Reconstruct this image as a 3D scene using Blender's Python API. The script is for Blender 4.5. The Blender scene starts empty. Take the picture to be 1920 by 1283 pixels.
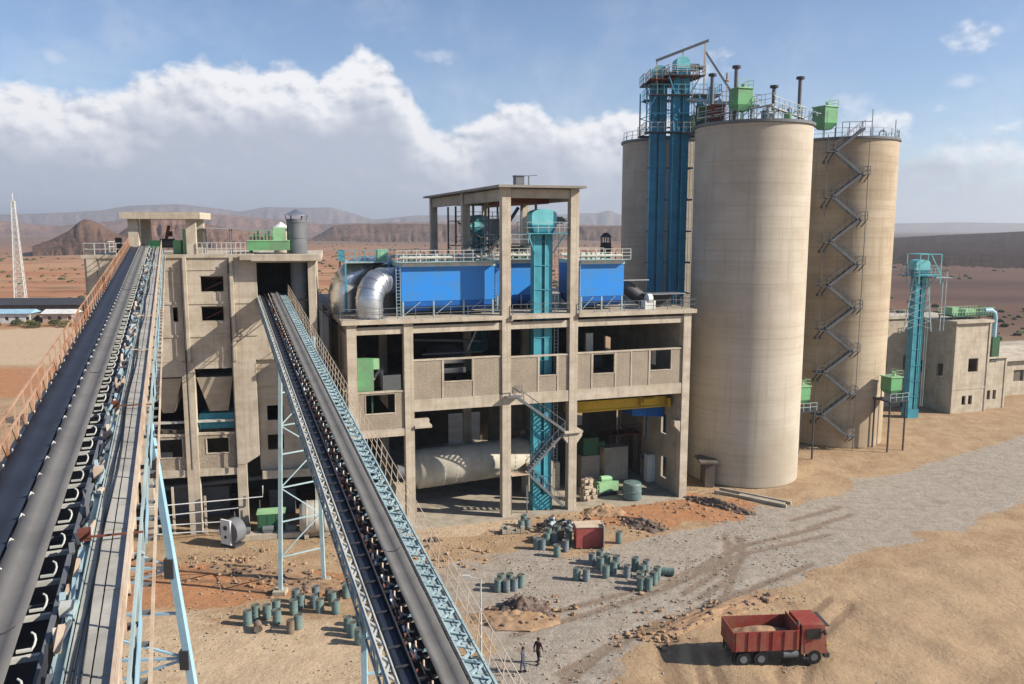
import bpy, math, random
from mathutils import Vector, Matrix, noise
R = math.radians
PI = math.pi
S = bpy.context.scene
random.seed(7)

# ------------------------------------------------------------------ camera
cam_d = bpy.data.cameras.new('camera')
cam_d.sensor_width = 36
cam_d.lens = 29.25
cam_d.clip_start = 0.5
cam_d.clip_end = 30000
cam = bpy.data.objects.new('camera', cam_d)
S.collection.objects.link(cam)
cam.location = (0, 0, 29)
cam.rotation_euler = (R(90) - math.atan(216 / 1560), 0, 0)
S.camera = cam

# ------------------------------------------------------------------ sun and sky
SUN_AZ = 101      # degrees clockwise from +Y
SUN_EL = 31
sd = bpy.data.lights.new('sun', 'SUN')
sd.energy = 5.0
sd.angle = R(0.5)
sd.color = (1, 0.92, 0.80)
so = bpy.data.objects.new('sun', sd)
S.collection.objects.link(so)
sv = Vector((math.sin(R(SUN_AZ)) * math.cos(R(SUN_EL)), math.cos(R(SUN_AZ)) * math.cos(R(SUN_EL)), math.sin(R(SUN_EL))))
so.rotation_euler = sv.to_track_quat('Z', 'Y').to_euler()

S.view_settings.view_transform = 'Standard'
S.view_settings.look = 'None'
S.view_settings.exposure = 0.6
S.view_settings.gamma = 1

W = bpy.data.worlds.new('World')
S.world = W
W.use_nodes = True


def nd(nt, typ, **kw):
    n = nt.nodes.new(typ)
    ins = kw.pop('ins', {})
    for k, v in kw.items():
        setattr(n, k, v)
    for k, v in ins.items():
        if isinstance(v, bpy.types.NodeSocket):
            nt.links.new(v, n.inputs[k])
        else:
            n.inputs[k].default_value = v
    return n


def mth(nt, op, a, b=None, c=None, clamp=False):
    ins = {0: a}
    if b is not None:
        ins[1] = b
    if c is not None:
        ins[2] = c
    n = nd(nt, 'ShaderNodeMath', operation=op, ins=ins)
    n.use_clamp = clamp
    return n.outputs[0]


def mixc(nt, f, a, b, blend='MIX'):
    n = nt.nodes.new('ShaderNodeMix')
    n.data_type = 'RGBA'
    n.blend_type = blend
    for k, v in ((0, f), (6, a), (7, b)):
        if isinstance(v, bpy.types.NodeSocket):
            nt.links.new(v, n.inputs[k])
        else:
            n.inputs[k].default_value = (*v, 1) if isinstance(v, tuple) and len(v) == 3 else v
    return n.outputs[2]


def noi(nt, vec, scale, detail=4, rough=.55, lac=2.0):
    return nd(nt, 'ShaderNodeTexNoise', ins={'Vector': vec, 'Scale': scale, 'Detail': detail, 'Roughness': rough, 'Lacunarity': lac}).outputs[0]


def smooth(nt, v, lo, hi):
    return nd(nt, 'ShaderNodeMapRange', interpolation_type='SMOOTHSTEP', ins={'Value': v, 'From Min': lo, 'From Max': hi}).outputs[0]


def build_world():
    nt = W.node_tree
    nt.nodes.clear()
    sky = nd(nt, 'ShaderNodeTexSky', sky_type='NISHITA')
    sky.sun_disc = False
    sky.sun_elevation = R(SUN_EL)
    sky.sun_rotation = R(SUN_AZ)
    sky.altitude = 1200
    sky.air_density = 1.0
    sky.dust_density = 0.6
    sky.ozone_density = 2.6
    g = nd(nt, 'ShaderNodeTexCoord').outputs['Generated']
    sx = nd(nt, 'ShaderNodeSeparateXYZ', ins={0: g})
    X, Y, Z = sx.outputs
    az = mth(nt, 'MULTIPLY', mth(nt, 'ARCTAN2', X, Y), 180 / PI)
    el = mth(nt, 'MULTIPLY', mth(nt, 'ARCSINE', Z), 180 / PI)
    # top edge of the cloud bank as an elevation for each azimuth
    prof = [(-180, 8), (-60, 8.5), (-30.8, 8.1), (-28.1, 8.2), (-25.9, 8.0), (-25.0, 8.5), (-23.7, 9.2), (-22.2, 9.8), (-19.1, 10.4),
            (-15.9, 10.5), (-13.9, 10.4), (-12.2, 9.4), (-11.2, 10.9), (-10.3, 11.9), (-9.5, 11.9), (-8.4, 10.9), (-7.1, 9.2),
            (-5.7, 7.7), (-3.9, 6.9), (-2.1, 7.4), (-0.4, 8.2), (1.4, 8.2), (3.2, 7.3), (5.0, 7.5), (7.1, 7.6), (12, 6.9), (18.6, 7.2),
            (23.2, 7.3), (25, 6.6), (26.2, 7.2), (27.4, 6.6), (28.5, 5.9), (29.5, 6.1), (30.9, 6.0), (60, 7), (180, 8)]
    fc = nd(nt, 'ShaderNodeFloatCurve')
    cv = fc.mapping.curves[0]
    pts = [((a + 180) / 360, e / 20) for a, e in prof]
    cv.points[0].location = pts[0]
    cv.points[1].location = pts[-1]
    for p in pts[1:-1]:
        cv.points.new(*p)
    fc.mapping.update()
    nt.links.new(mth(nt, 'DIVIDE', mth(nt, 'ADD', az, 180), 360), fc.inputs['Value'])
    top = mth(nt, 'MULTIPLY', fc.outputs[0], 20)
    q = nd(nt, 'ShaderNodeCombineXYZ', ins={0: az, 1: mth(nt, 'MULTIPLY', el, 1.35), 2: 3.7}).outputs[0]
    q2 = nd(nt, 'ShaderNodeCombineXYZ', ins={0: mth(nt, 'ADD', az, .35), 1: mth(nt, 'ADD', mth(nt, 'MULTIPLY', el, 1.35), .55), 2: 3.7}).outputs[0]
    n1 = noi(nt, q, .42, 9, .56)
    n2 = noi(nt, q2, .42, 9, .56)
    nb = noi(nt, q, .13, 4, .5)
    d = mth(nt, 'SUBTRACT', top, el)
    edge = mth(nt, 'ADD', d, mth(nt, 'MULTIPLY', mth(nt, 'SUBTRACT', n1, .5), 3.4))
    mask = smooth(nt, edge, -.2, .75)
    # relief: lit toward the upper right, shaded beneath
    rel = mth(nt, 'MULTIPLY', mth(nt, 'SUBTRACT', n1, n2), 4.2)
    depth = smooth(nt, mth(nt, 'ADD', edge, mth(nt, 'MULTIPLY', mth(nt, 'SUBTRACT', nb, .5), 6.5)), .7, 5.4)
    br = mth(nt, 'ADD', mth(nt, 'SUBTRACT', 1.0, depth), mth(nt, 'MULTIPLY', rel, mth(nt, 'SUBTRACT', 1.15, depth)), clamp=True)
    # thin it on the right so that blue shows through
    thin = smooth(nt, az, 8, 24)
    wis = smooth(nt, mth(nt, 'ADD', noi(nt, q, .30, 8, .6), mth(nt, 'MULTIPLY', mth(nt, 'SUBTRACT', 4, el), .02)), .36, .60)
    mask = mth(nt, 'MULTIPLY', mask, mth(nt, 'SUBTRACT', 1, mth(nt, 'MULTIPLY', thin, mth(nt, 'SUBTRACT', 1, wis))))
    # lone small clouds
    for (a, e, ra, re_) in ((13.6, 10.0, 2.6, 1.7), (27.9, 10.7, 1.7, 1.1), (27.6, 8.5, 1.5, .55), (21.7, 7.6, 2.2, 1.1), (-4.9, 11.1, 2.0, .9), (-27.7, 9.9, 1.5, .8)):
        dx = mth(nt, 'DIVIDE', mth(nt, 'SUBTRACT', az, a), ra)
        dy = mth(nt, 'DIVIDE', mth(nt, 'SUBTRACT', el, e), re_)
        rr = mth(nt, 'ADD', mth(nt, 'MULTIPLY', dx, dx), mth(nt, 'MULTIPLY', dy, dy))
        v = mth(nt, 'ADD', mth(nt, 'SUBTRACT', 1, rr), mth(nt, 'MULTIPLY', mth(nt, 'SUBTRACT', n1, .52), 4.5))
        amt = .85 if a in (13.6, 27.9) else .42
        mask = mth(nt, 'MAXIMUM', mask, mth(nt, 'MULTIPLY', smooth(nt, v, .1, 1.5), amt))
    # low haze bank that closes the horizon
    low = smooth(nt, el, 5.5, .2)
    veil = mth(nt, 'MULTIPLY', smooth(nt, noi(nt, q, .11, 6, .6), .42, .75), .20)
    mask = mth(nt, 'MAXIMUM', mask, veil)
    mask = mth(nt, 'MAXIMUM', mask, mth(nt, 'MULTIPLY', low, .93))
    ahead = smooth(nt, mth(nt, 'ABSOLUTE', az), 75, 50)
    mask = mth(nt, 'MULTIPLY', mth(nt, 'MULTIPLY', mask, ahead), smooth(nt, el, -3, -.5))
    cc = mixc(nt, br, (.46, .505, .61), (.90, .90, .93))
    cc = mixc(nt, mth(nt, 'MULTIPLY', low, smooth(nt, az, 0, 25)), cc, (.47, .53, .62))
    b1 = nd(nt, 'ShaderNodeBackground', ins={0: mixc(nt, 1.0, sky.outputs[0], (1.04, 1.03, 1.08), 'MULTIPLY'), 1: .084})
    b2 = nd(nt, 'ShaderNodeBackground', ins={0: cc, 1: .72})
    mx = nd(nt, 'ShaderNodeMixShader', ins={0: mask, 1: b1.outputs[0], 2: b2.outputs[0]})
    o = nd(nt, 'ShaderNodeOutputWorld')
    nt.links.new(mx.outputs[0], o.inputs[0])


build_world()


# ------------------------------------------------------------------ materials
def mat(name, col, rough=.8, metal=0.0, var=.25, scale=.6, dark=None, streak=0.0, bump=0.0, bands=0.0, bandh=1.2, spots=0.0, spec=.3, fine=.12, grid=None):
    m = bpy.data.materials.new(name)
    m.use_nodes = True
    nt = m.node_tree
    nt.nodes.clear()
    co = nd(nt, 'ShaderNodeTexCoord').outputs['Object']
    dark = dark or tuple(c * .55 for c in col)
    n = noi(nt, co, scale, 6, .6)
    f = mth(nt, 'MULTIPLY', smooth(nt, n, .38, .68), var * 2, clamp=True)
    c = mixc(nt, f, col, dark)
    nf = noi(nt, co, 9, 5, .7)
    c = mixc(nt, mth(nt, 'MULTIPLY', smooth(nt, nf, .35, .7), fine * 2, clamp=True), c, dark)
    if streak:
        mp = nd(nt, 'ShaderNodeMapping', ins={'Vector': co, 'Scale': (2.2, 2.2, .10)})
        ns = noi(nt, mp.outputs[0], 1.0, 5, .65)
        c = mixc(nt, mth(nt, 'MULTIPLY', smooth(nt, ns, .5, .72), streak, clamp=True), c, dark)
    if bands:
        z = nd(nt, 'ShaderNodeSeparateXYZ', ins={0: co}).outputs[2]
        mp = nd(nt, 'ShaderNodeMapping', ins={'Vector': co, 'Scale': (.06, .06, 1.6)})
        nb = noi(nt, mp.outputs[0], 1.0, 5, .7)
        c = mixc(nt, mth(nt, 'MULTIPLY', smooth(nt, nb, .42, .68), bands, clamp=True), c, dark)
        fr = mth(nt, 'FRACT', mth(nt, 'DIVIDE', z, bandh))
        ln = mth(nt, 'LESS_THAN', fr, .045)
        c = mixc(nt, mth(nt, 'MULTIPLY', ln, mth(nt, 'MULTIPLY', smooth(nt, nb, .35, .6), bands * .9)), c, tuple(q * .6 for q in dark))
    if grid:
        bt = nd(nt, 'ShaderNodeSeparateXYZ', ins={0: co})
        for ax, st in grid:
            fr = mth(nt, 'FRACT', mth(nt, 'DIVIDE', bt.outputs[ax], st))
            c = mixc(nt, mth(nt, 'MULTIPLY', mth(nt, 'LESS_THAN', fr, .05), .45), c, dark)
    if spots:
        n3 = noi(nt, co, 2.3, 7, .75)
        c = mixc(nt, mth(nt, 'MULTIPLY', smooth(nt, n3, .58, .68), spots, clamp=True), c, tuple(q * .45 for q in dark))
    rn = mth(nt, 'ADD', rough - .08, mth(nt, 'MULTIPLY', nf, .16), clamp=True)
    b = nd(nt, 'ShaderNodeBsdfPrincipled', ins={'Base Color': c, 'Roughness': rn, 'Metallic': metal, 'Specular IOR Level': spec})
    if bump:
        bm = nd(nt, 'ShaderNodeBump', ins={'Strength': bump, 'Distance': .03, 'Height': noi(nt, co, 6, 6, .7)})
        nt.links.new(bm.outputs[0], b.inputs['Normal'])
    o = nd(nt, 'ShaderNodeOutputMaterial')
    nt.links.new(b.outputs[0], o.inputs[0])
    m.diffuse_color = (*col, 1)
    return m


M = dict(
    conc=mat('concrete', (.56, .49, .39), .9, var=.35, streak=.65, grid=((0, 2.4),), bump=.6, bands=.3, bandh=1.25, spots=.22, dark=(.34, .28, .205)),
    conc_pad=mat('pad_concrete', (.42, .37, .29), .9),
    conc2=mat('concrete_grey', (.47, .41, .32), .9, var=.3, streak=.4, bump=.5, bands=.25, dark=(.27, .23, .17)),
    silo=mat('silo_concrete', (.52, .465, .38), .9, var=.45, scale=.10, streak=.65, bump=.5, bands=.40, spots=.14, bandh=1.2, dark=(.37, .315, .24)),
    silob=mat('silo_concrete_brown', (.49, .41, .30), .9, var=.4, scale=.10, streak=.6, bump=.5, bands=.4, spots=.15, dark=(.30, .22, .14)),
    block=mat('blockwork', (.42, .35, .27), .95, var=.25, bump=1.0, fine=.5, dark=(.23, .19, .14), grid=((2, .21), (0, .42))),
    darkc=mat('dark_concrete', (.16, .135, .11), .95, var=.4, streak=.4),  # concrete with the gloom of unlit interiors put into its colour
    floorc=mat('slab_concrete', (.42, .37, .29), .92, var=.35, dark=(.24, .20, .15)),
    roofs=mat('roof_sheet', (.30, .27, .23), .7, var=.3, grid=((1, .5),)),
    redsteel=mat('red_oxide_steel', (.17, .055, .035), .75, var=.3),
    blue=mat('blue_cladding', (.018, .24, .74), .5, var=.4, spec=.35, fine=.15, streak=.5, dark=(.06, .22, .48), grid=((0, .6),)),
    deepblue=mat('blue_steel', (.010, .12, .42), .55, var=.2),
    teal=mat('teal_paint', (.07, .34, .42), .5, var=.4, dark=(.04, .20, .26), streak=.5, spots=.2, grid=((2, 1.6),)),
    lattice=mat('pale_blue_lattice', (.40, .52, .54), .6, var=.35, dark=(.22, .32, .34), spots=.3),
    ptrim=mat('pale_aqua_trim', (.50, .72, .68), .5, var=.2),
    teall=mat('light_teal_paint', (.20, .55, .58), .5, var=.25, dark=(.07, .30, .35)),
    siloblue=mat('blue_casing_paint', (.045, .25, .40), .5, var=.35, dark=(.03, .15, .26), streak=.4, spots=.15, grid=((2, 2.0),)),
    green=mat('green_paint', (.13, .38, .16), .65, var=.5, dark=(.15, .25, .14), streak=.5, spots=.12),
    dgreen=mat('dark_green_paint', (.03, .12, .06), .6, var=.35, streak=.3, dark=(.05, .07, .04)),
    pgreen=mat('pale_green_paint', (.32, .55, .30), .5, var=.3),
    lblue=mat('light_blue_steel', (.34, .52, .62), .5, var=.3, dark=(.20, .36, .46), streak=.3, spots=.3),
    bmesh=mat('blue_grey_steel', (.38, .47, .48), .6, var=.35, dark=(.2, .28, .3)),
    rail=mat('pale_rail_paint', (.55, .55, .50), .6, var=.3),
    rust=mat('primer_rail', (.46, .30, .20), .7, var=.5, dark=(.30, .12, .06)),
    cream=mat('cream_steel', (.62, .52, .40), .65, var=.35, dark=(.4, .25, .16)),
    grey=mat('grey_steel', (.16, .17, .18), .55, var=.3),
    dgrey=mat('dark_steel', (.055, .055, .06), .6, var=.3),
    galv=mat('galvanised_sheet', (.62, .63, .64), .33, .85, var=.2, spec=.5, grid=((2, 1.1),)),
    plate=mat('walkway_plate', (.47, .45, .40), .7, 0, var=.4, spots=.4),
    belt=mat('grey_belt', (.165, .16, .155), .75, var=.25, scale=.9, dark=(.10, .097, .092)),
    dbelt=mat('dark_belt', (.022, .030, .048), .55, var=.4, scale=.9, dark=(.014, .018, .028), spec=.35),
    white=mat('white_paint', (.72, .72, .68), .6, var=.25),
    dustw=mat('dusty_white_shell', (.56, .52, .43), .7, var=.3, streak=.2),
    yellow=mat('yellow_paint', (.60, .38, .03), .5, var=.25),
    drum=mat('drum_paint', (.16, .225, .205), .55, var=.4, dark=(.07, .13, .14)),
    drumb=mat('drum_blue_paint', (.18, .235, .26), .55, var=.5, spots=.3, dark=(.12, .12, .11)),
    drumr=mat('drum_rusty_paint', (.20, .17, .13), .7, var=.6, spots=.5, dark=(.15, .08, .045)),
    lid=mat('drum_lid', (.10, .11, .10), .7, var=.4, dark=(.16, .09, .05)),
    pink=mat('faded_red_paint', (.42, .10, .085), .7, var=.4),
    red=mat('red_paint', (.26, .022, .02), .65, var=.5, dark=(.27, .12, .08), streak=.5, fine=.3, spots=.2),
    tyre=mat('rubber', (.02, .02, .02), .85),
    glass=mat('dark_glass', (.02, .025, .03), .1, spec=.6, var=.05),
    soil=mat('loose_soil', (.42, .285, .175), .98, var=.4, scale=1.2, dark=(.27, .16, .09), bump=1.0, fine=.4),
    rubble=mat('rubble', (.23, .19, .16), .98, var=.5, scale=2, dark=(.1, .06, .045), bump=1.0, fine=.5),
    rock=mat('stone', (.42, .35, .27), .95, var=.3, bump=.8),
    leaf=mat('leaves', (.075, .085, .03), .9, var=.4, dark=(.04, .05, .018)),
    leafy=mat('dry_leaves', (.16, .14, .06), .9, var=.4),
    wood=mat('bark', (.10, .075, .05), .9),
    skin=mat('skin', (.13, .07, .045), .6),
    cloth_d=mat('dark_cloth', (.018, .018, .025), .9),
    cloth_g=mat('grey_cloth', (.11, .12, .16), .9),
    cloth_m=mat('maroon_cloth', (.06, .02, .025), .9),
    hair=mat('hair', (.012, .01, .009), .7),
)


# ------------------------------------------------------------------ mesh helper
class MB:
    def __init__(s):
        s.v = []
        s.f = []
        s.sm = []

    def add(s, vs, fs, sm=False):
        b = len(s.v)
        s.v += [tuple(q) for q in vs]
        for f in fs:
            s.f.append(tuple(b + i for i in f))
            s.sm.append(sm)
        return s

    def box(s, x0, x1, y0, y1, z0, z1):
        x0, x1 = min(x0, x1), max(x0, x1)
        y0, y1 = min(y0, y1), max(y0, y1)
        z0, z1 = min(z0, z1), max(z0, z1)
        return s.add([(x, y, z) for z in (z0, z1) for y in (y0, y1) for x in (x0, x1)],
                     [(0, 2, 3, 1), (4, 5, 7, 6), (0, 1, 5, 4), (2, 6, 7, 3), (0, 4, 6, 2), (1, 3, 7, 5)])

    def hexa(s, bot, top):
        n = len(bot)
        return s.add(list(bot) + list(top), [tuple(range(n - 1, -1, -1)), tuple(range(n, 2 * n))] + [(i, (i + 1) % n, n + (i + 1) % n, n + i) for i in range(n)])

    def bar(s, p, q, w=.1, h=None, w2=None):
        h = h or w
        w2 = w2 or w
        p, q = Vector(p), Vector(q)
        d = q - p
        if d.length < 1e-6:
            return s
        d.normalize()
        up = Vector((0, 0, 1)) if abs(d.z) < .95 else Vector((0, 1, 0))
        a = d.cross(up).normalized()
        b = a.cross(d).normalized()
        vs = []
        for c, ww, hh in ((p, w, h), (q, w2, h * w2 / w)):
            for (i, j) in ((-1, -1), (1, -1), (1, 1), (-1, 1)):
                vs.append(c + a * i * ww / 2 + b * j * hh / 2)
        return s.add(vs, [(3, 2, 1, 0), (4, 5, 6, 7), (0, 1, 5, 4), (1, 2, 6, 5), (2, 3, 7, 6), (3, 0, 4, 7)])

    def tube(s, pts, r, n=10, caps=True, radii=None):
        pts = [Vector(p) for p in pts]
        rings = []
        for i, p in enumerate(pts):
            d = (pts[min(i + 1, len(pts) - 1)] - pts[max(i - 1, 0)]).normalized()
            up = Vector((0, 0, 1)) if abs(d.z) < .95 else Vector((0, 1, 0))
            if i == 0:
                a = d.cross(up).normalized()
            else:
                a = (a - d * a.dot(d)).normalized()
            b = d.cross(a)
            rr = radii[i] if radii else r
            rings.append([p + (a * math.cos(t * 2 * PI / n) + b * math.sin(t * 2 * PI / n)) * rr for t in range(n)])
        vs = [v for rg in rings for v in rg]
        fs = []
        for i in range(len(pts) - 1):
            for t in range(n):
                u = (t + 1) % n
                fs.append((i * n + t, i * n + u, (i + 1) * n + u, (i + 1) * n + t))
        s.add(vs, fs, True)
        if caps:
            s.add(rings[0], [tuple(range(n - 1, -1, -1))])
            s.add(rings[-1], [tuple(range(n))])
        return s

    def lathe(s, prof, c=(0, 0, 0), n=24, smooth_=True, squash=1):
        for (r0, z0), (r1, z1) in zip(prof[:-1], prof[1:]):
            vs = [(c[0] + r * math.cos(2 * PI * t / n), c[1] + r * squash * math.sin(2 * PI * t / n), c[2] + z) for r, z in ((r0, z0), (r1, z1)) for t in range(n)]
            s.add(vs, [(t, (t + 1) % n, n + (t + 1) % n, n + t) for t in range(n)], smooth_ and abs(z1 - z0) > 1e-4)
        return s

    def blob(s, c, r, n=8, m=5, jit=.2, rz=None):
        rz = rz or r
        vs = [(c[0], c[1], c[2] + rz)]
        for j in range(1, m):
            ph = PI * j / m
            for i in range(n):
                k = 1 + random.uniform(-jit, jit)
                vs.append((c[0] + r * k * math.sin(ph) * math.cos(2 * PI * i / n), c[1] + r * k * math.sin(ph) * math.sin(2 * PI * i / n), c[2] + rz * k * math.cos(ph)))
        vs.append((c[0], c[1], c[2] - rz))
        fs = [(0, 1 + i, 1 + (i + 1) % n) for i in range(n)]
        for j in range(m - 2):
            for i in range(n):
                a = 1 + j * n
                fs.append((a + i, a + n + i, a + n + (i + 1) % n, a + (i + 1) % n))
        a = 1 + (m - 2) * n
        fs += [(a + (i + 1) % n, a + i, len(vs) - 1) for i in range(n)]
        return s.add(vs, fs)

    def wall(s, u0, u1, z0, z1, v0, v1, holes=(), axis='u'):
        """wall with rectangular holes (a0,a1,z0,z1); axis 'u' runs along x, 'v' along y"""
        us = sorted({u0, u1} | {min(max(h[i], u0), u1) for h in holes for i in (0, 1)})
        zs = sorted({z0, z1} | {min(max(h[i], z0), z1) for h in holes for i in (2, 3)})

        def solid(i, j):
            if i < 0 or j < 0 or i >= len(us) - 1 or j >= len(zs) - 1:
                return False
            a, b = (us[i] + us[i + 1]) / 2, (zs[j] + zs[j + 1]) / 2
            return not any(h[0] < a < h[1] and h[2] < b < h[3] for h in holes)

        def P(a, v, z):
            return (a, v, z) if axis == 'u' else (v, a, z)

        def quad(*p):
            s.add(p, [(0, 1, 2, 3)])
        for i in range(len(us) - 1):
            for j in range(len(zs) - 1):
                if not solid(i, j):
                    continue
                a, b, c, d = us[i], us[i + 1], zs[j], zs[j + 1]
                quad(P(a, v0, c), P(b, v0, c), P(b, v0, d), P(a, v0, d))
                quad(P(b, v1, c), P(a, v1, c), P(a, v1, d), P(b, v1, d))
                if not solid(i - 1, j):
                    quad(P(a, v1, c), P(a, v0, c), P(a, v0, d), P(a, v1, d))
                if not solid(i + 1, j):
                    quad(P(b, v0, c), P(b, v1, c), P(b, v1, d), P(b, v0, d))
                if not solid(i, j - 1):
                    quad(P(a, v1, c), P(b, v1, c), P(b, v0, c), P(a, v0, c))
                if not solid(i, j + 1):
                    quad(P(a, v0, d), P(b, v0, d), P(b, v1, d), P(a, v1, d))
        return s

    def rail(s, pts, h=1.05, step=1.6, r=.03, rows=2):
        pts = [Vector(p) for p in pts]
        for a, b in zip(pts[:-1], pts[1:]):
            L = (b - a).length
            n = max(1, round(L / step))
            for i in range(n + 1):
                p = a.lerp(b, i / n)
                s.bar(p, p + Vector((0, 0, h)), r * 2)
            for k in range(rows):
                dz = Vector((0, 0, h * (k + 1) / rows))
                s.bar(a + dz, b + dz, r * 1.8)
        return s

    def build(s, name, m, parent=None):
        me = bpy.data.meshes.new(name)
        me.from_pydata(s.v, [], s.f)
        me.polygons.foreach_set('use_smooth', s.sm)
        me.materials.append(m if not isinstance(m, str) else M[m])
        me.update()
        o = bpy.data.objects.new(name, me)
        S.collection.objects.link(o)
        if parent:
            o.parent = parent
        return o


def thing(name, label, cat, loc=(0, 0, 0), rz=0, group=None, rx=0):
    o = bpy.data.objects.new(name, None)
    o.empty_display_size = .5
    S.collection.objects.link(o)
    o.location = loc
    o.rotation_euler = (R(rx), 0, R(rz))
    return tag(o, label, cat, group)


def tag(o, label=None, cat=None, group=None, kind=None):
    if label:
        o['label'] = label
    if cat:
        o['category'] = cat
    if group:
        o['group'] = group
    if kind:
        o['kind'] = kind
    return o


def box(name, m, parent, *b):
    return MB().box(*b).build(name, m, parent)


def dup(root, loc, rz=None, label=None):
    r = root.copy()
    S.collection.objects.link(r)
    r.location = loc
    if rz is not None:
        r.rotation_euler = (root.rotation_euler[0], 0, R(rz))
    if label:
        r['label'] = label
    for ch in list(root.children):
        c = ch.copy()
        S.collection.objects.link(c)
        c.parent = r
        for g in ch.children:
            d = g.copy()
            S.collection.objects.link(d)
            d.parent = c
    return r


class Frame:
    def __init__(s, x, y, a):
        s.x, s.y, s.a = x, y, R(a)

    def w(s, u, v, z=0):
        ca, sa = math.cos(s.a), math.sin(s.a)
        return (s.x + ca * u - sa * v, s.y + sa * u + ca * v, z)


FM = Frame(-.54, 80.66, 18.3)      # mill building: u along its front, v into it
FL = Frame(-30.1, 76.1, 12)        # hopper building
AM, AL = 18.3, 12


# ------------------------------------------------------------------ ground
def inpoly(x, y, P):
    c = False
    j = len(P) - 1
    for i in range(len(P)):
        if (P[i][1] > y) != (P[j][1] > y) and x < (P[j][0] - P[i][0]) * (y - P[i][1]) / (P[j][1] - P[i][1]) + P[i][0]:
            c = not c
        j = i
    return c


def dseg(x, y, a, b):
    vx, vy = b[0] - a[0], b[1] - a[1]
    t = max(0, min(1, ((x - a[0]) * vx + (y - a[1]) * vy) / (vx * vx + vy * vy)))
    return math.hypot(x - a[0] - t * vx, y - a[1] - t * vy)


def sdist(x, y, P):
    d = min(dseg(x, y, P[i - 1], P[i]) for i in range(len(P)))
    return d if inpoly(x, y, P) else -d


ZONES = {
    'gravel': ([(-7.1, 65.9), (-4.2, 69.8), (1.4, 71.5), (5.7, 70.8), (12.0, 74.9), (17.6, 77.7), (22.5, 79.9), (31.3, 85.9), (52, 100), (75, 116), (110, 124), (110, 112), (78, 100), (46, 80), (26.8, 68.7), (17.6, 61.4), (13.2, 58.8), (10.0, 56.3), (7.4, 52.9), (5.6, 47.5), (3, 30), (-6, 30), (-3, 47.0), (-2.6, 55.5), (-4.6, 61.4)], 1.2),
    'orange1': ([(5.5, 83.1), (12.6, 86.5), (19.9, 88.3), (24.5, 84.7), (23.5, 79.4), (17.1, 78.2), (11.2, 77.2), (7.2, 78.4)], 1.6),
    'orange2': ([(-34.3, 71.0), (-24.9, 68.7), (-12.3, 65.4), (-11.4, 62.4), (-20.2, 62.4), (-29.5, 60.5)], 1.5),
    'apron': ([(-9.3, 74.9), (-9.7, 83.1), (-1.1, 83.9), (0.3, 78.4), (-3.0, 74.9)], .8),
    'orangeL': ([(-150, 170.3), (-89.7, 170.3), (-77.0, 140.3), (-130, 138.1)], 3),
    'roadL': ([(-190, 215), (-146.0, 232.5), (-125.4, 245.9), (-90, 205.4), (-80.0, 175), (-139.5, 172)], 5),
    'sandSE': ([(17.3, 60.5), (10.2, 55.5), (7.5, 51.9), (6.1, 47.0), (5, 30), (40, 30), (42, 70), (27.8, 66.3)], 1.3),
    'yardL': ([(-60, 44), (-4, 44), (-5, 57), (-12, 59), (-24, 60), (-40, 62)], 3),
}
RUTS = [[(11.8, 56.7), (10.9, 52.6), (11.0, 48.7), (11.6, 44)], [(10.6, 55.5), (10.1, 51.6), (10.1, 48.7), (10.6, 44)], [(12.9, 55.5), (12.4, 51.9), (12.4, 48.7), (12.9, 44)],
        [(13.9, 54.4), (13.5, 51.9), (13.6, 48.7), (14, 44)], [(18.4, 70.4), (18.6, 67.5), (17.3, 63.3), (15.2, 60.5)], [(0.0, 56.3), (5.7, 59.6), (12.6, 64.3), (20.2, 71.0), (30, 76)],
        [(0.8, 58.6), (6.8, 62), (13.5, 66.0), (20.8, 73), (30, 78)], [(-31.8, 68.7), (-24.3, 67.0), (-17.4, 64.3)], [(-31.0, 66.6), (-24.7, 65.4), (-18.8, 63.1)],
        [(-122.5, 196.9), (-108.9, 190.9), (-97.8, 186.1)], [(-115.9, 186.1), (-93.2, 177.2)], [(3, 51), (7, 55), (10.5, 58), (16, 61.5), (26, 69)], [(20.3, 76), (19.6, 72), (17.2, 67), (13.5, 63)], [(21.4, 75.5), (20.8, 71.6), (18.3, 66.2), (14.6, 62.2)], [(28, 80), (36, 85), (48, 92), (60, 101)], [(29, 78), (37, 83), (49, 90), (61, 99)], [(16.8, 47), (17.6, 51), (20, 56), (25, 62)], [(18.2, 46), (19, 50), (21.4, 55), (26.4, 61)], [(2, 48), (6, 53.5), (9.6, 57), (15.6, 60.4)]]


def axis(lo, hi, step, far, growth=1.11):
    a = [lo + i * step for i in range(int((hi - lo) / step) + 1)]
    s_ = step
    x = a[-1]
    while x < far:
        s_ *= growth
        x += s_
        a.append(x)
    s_ = step
    x = a[0]
    pre = []
    while x > -far:
        s_ *= growth
        x -= s_
        pre.append(x)
    return pre[::-1] + a


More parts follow.
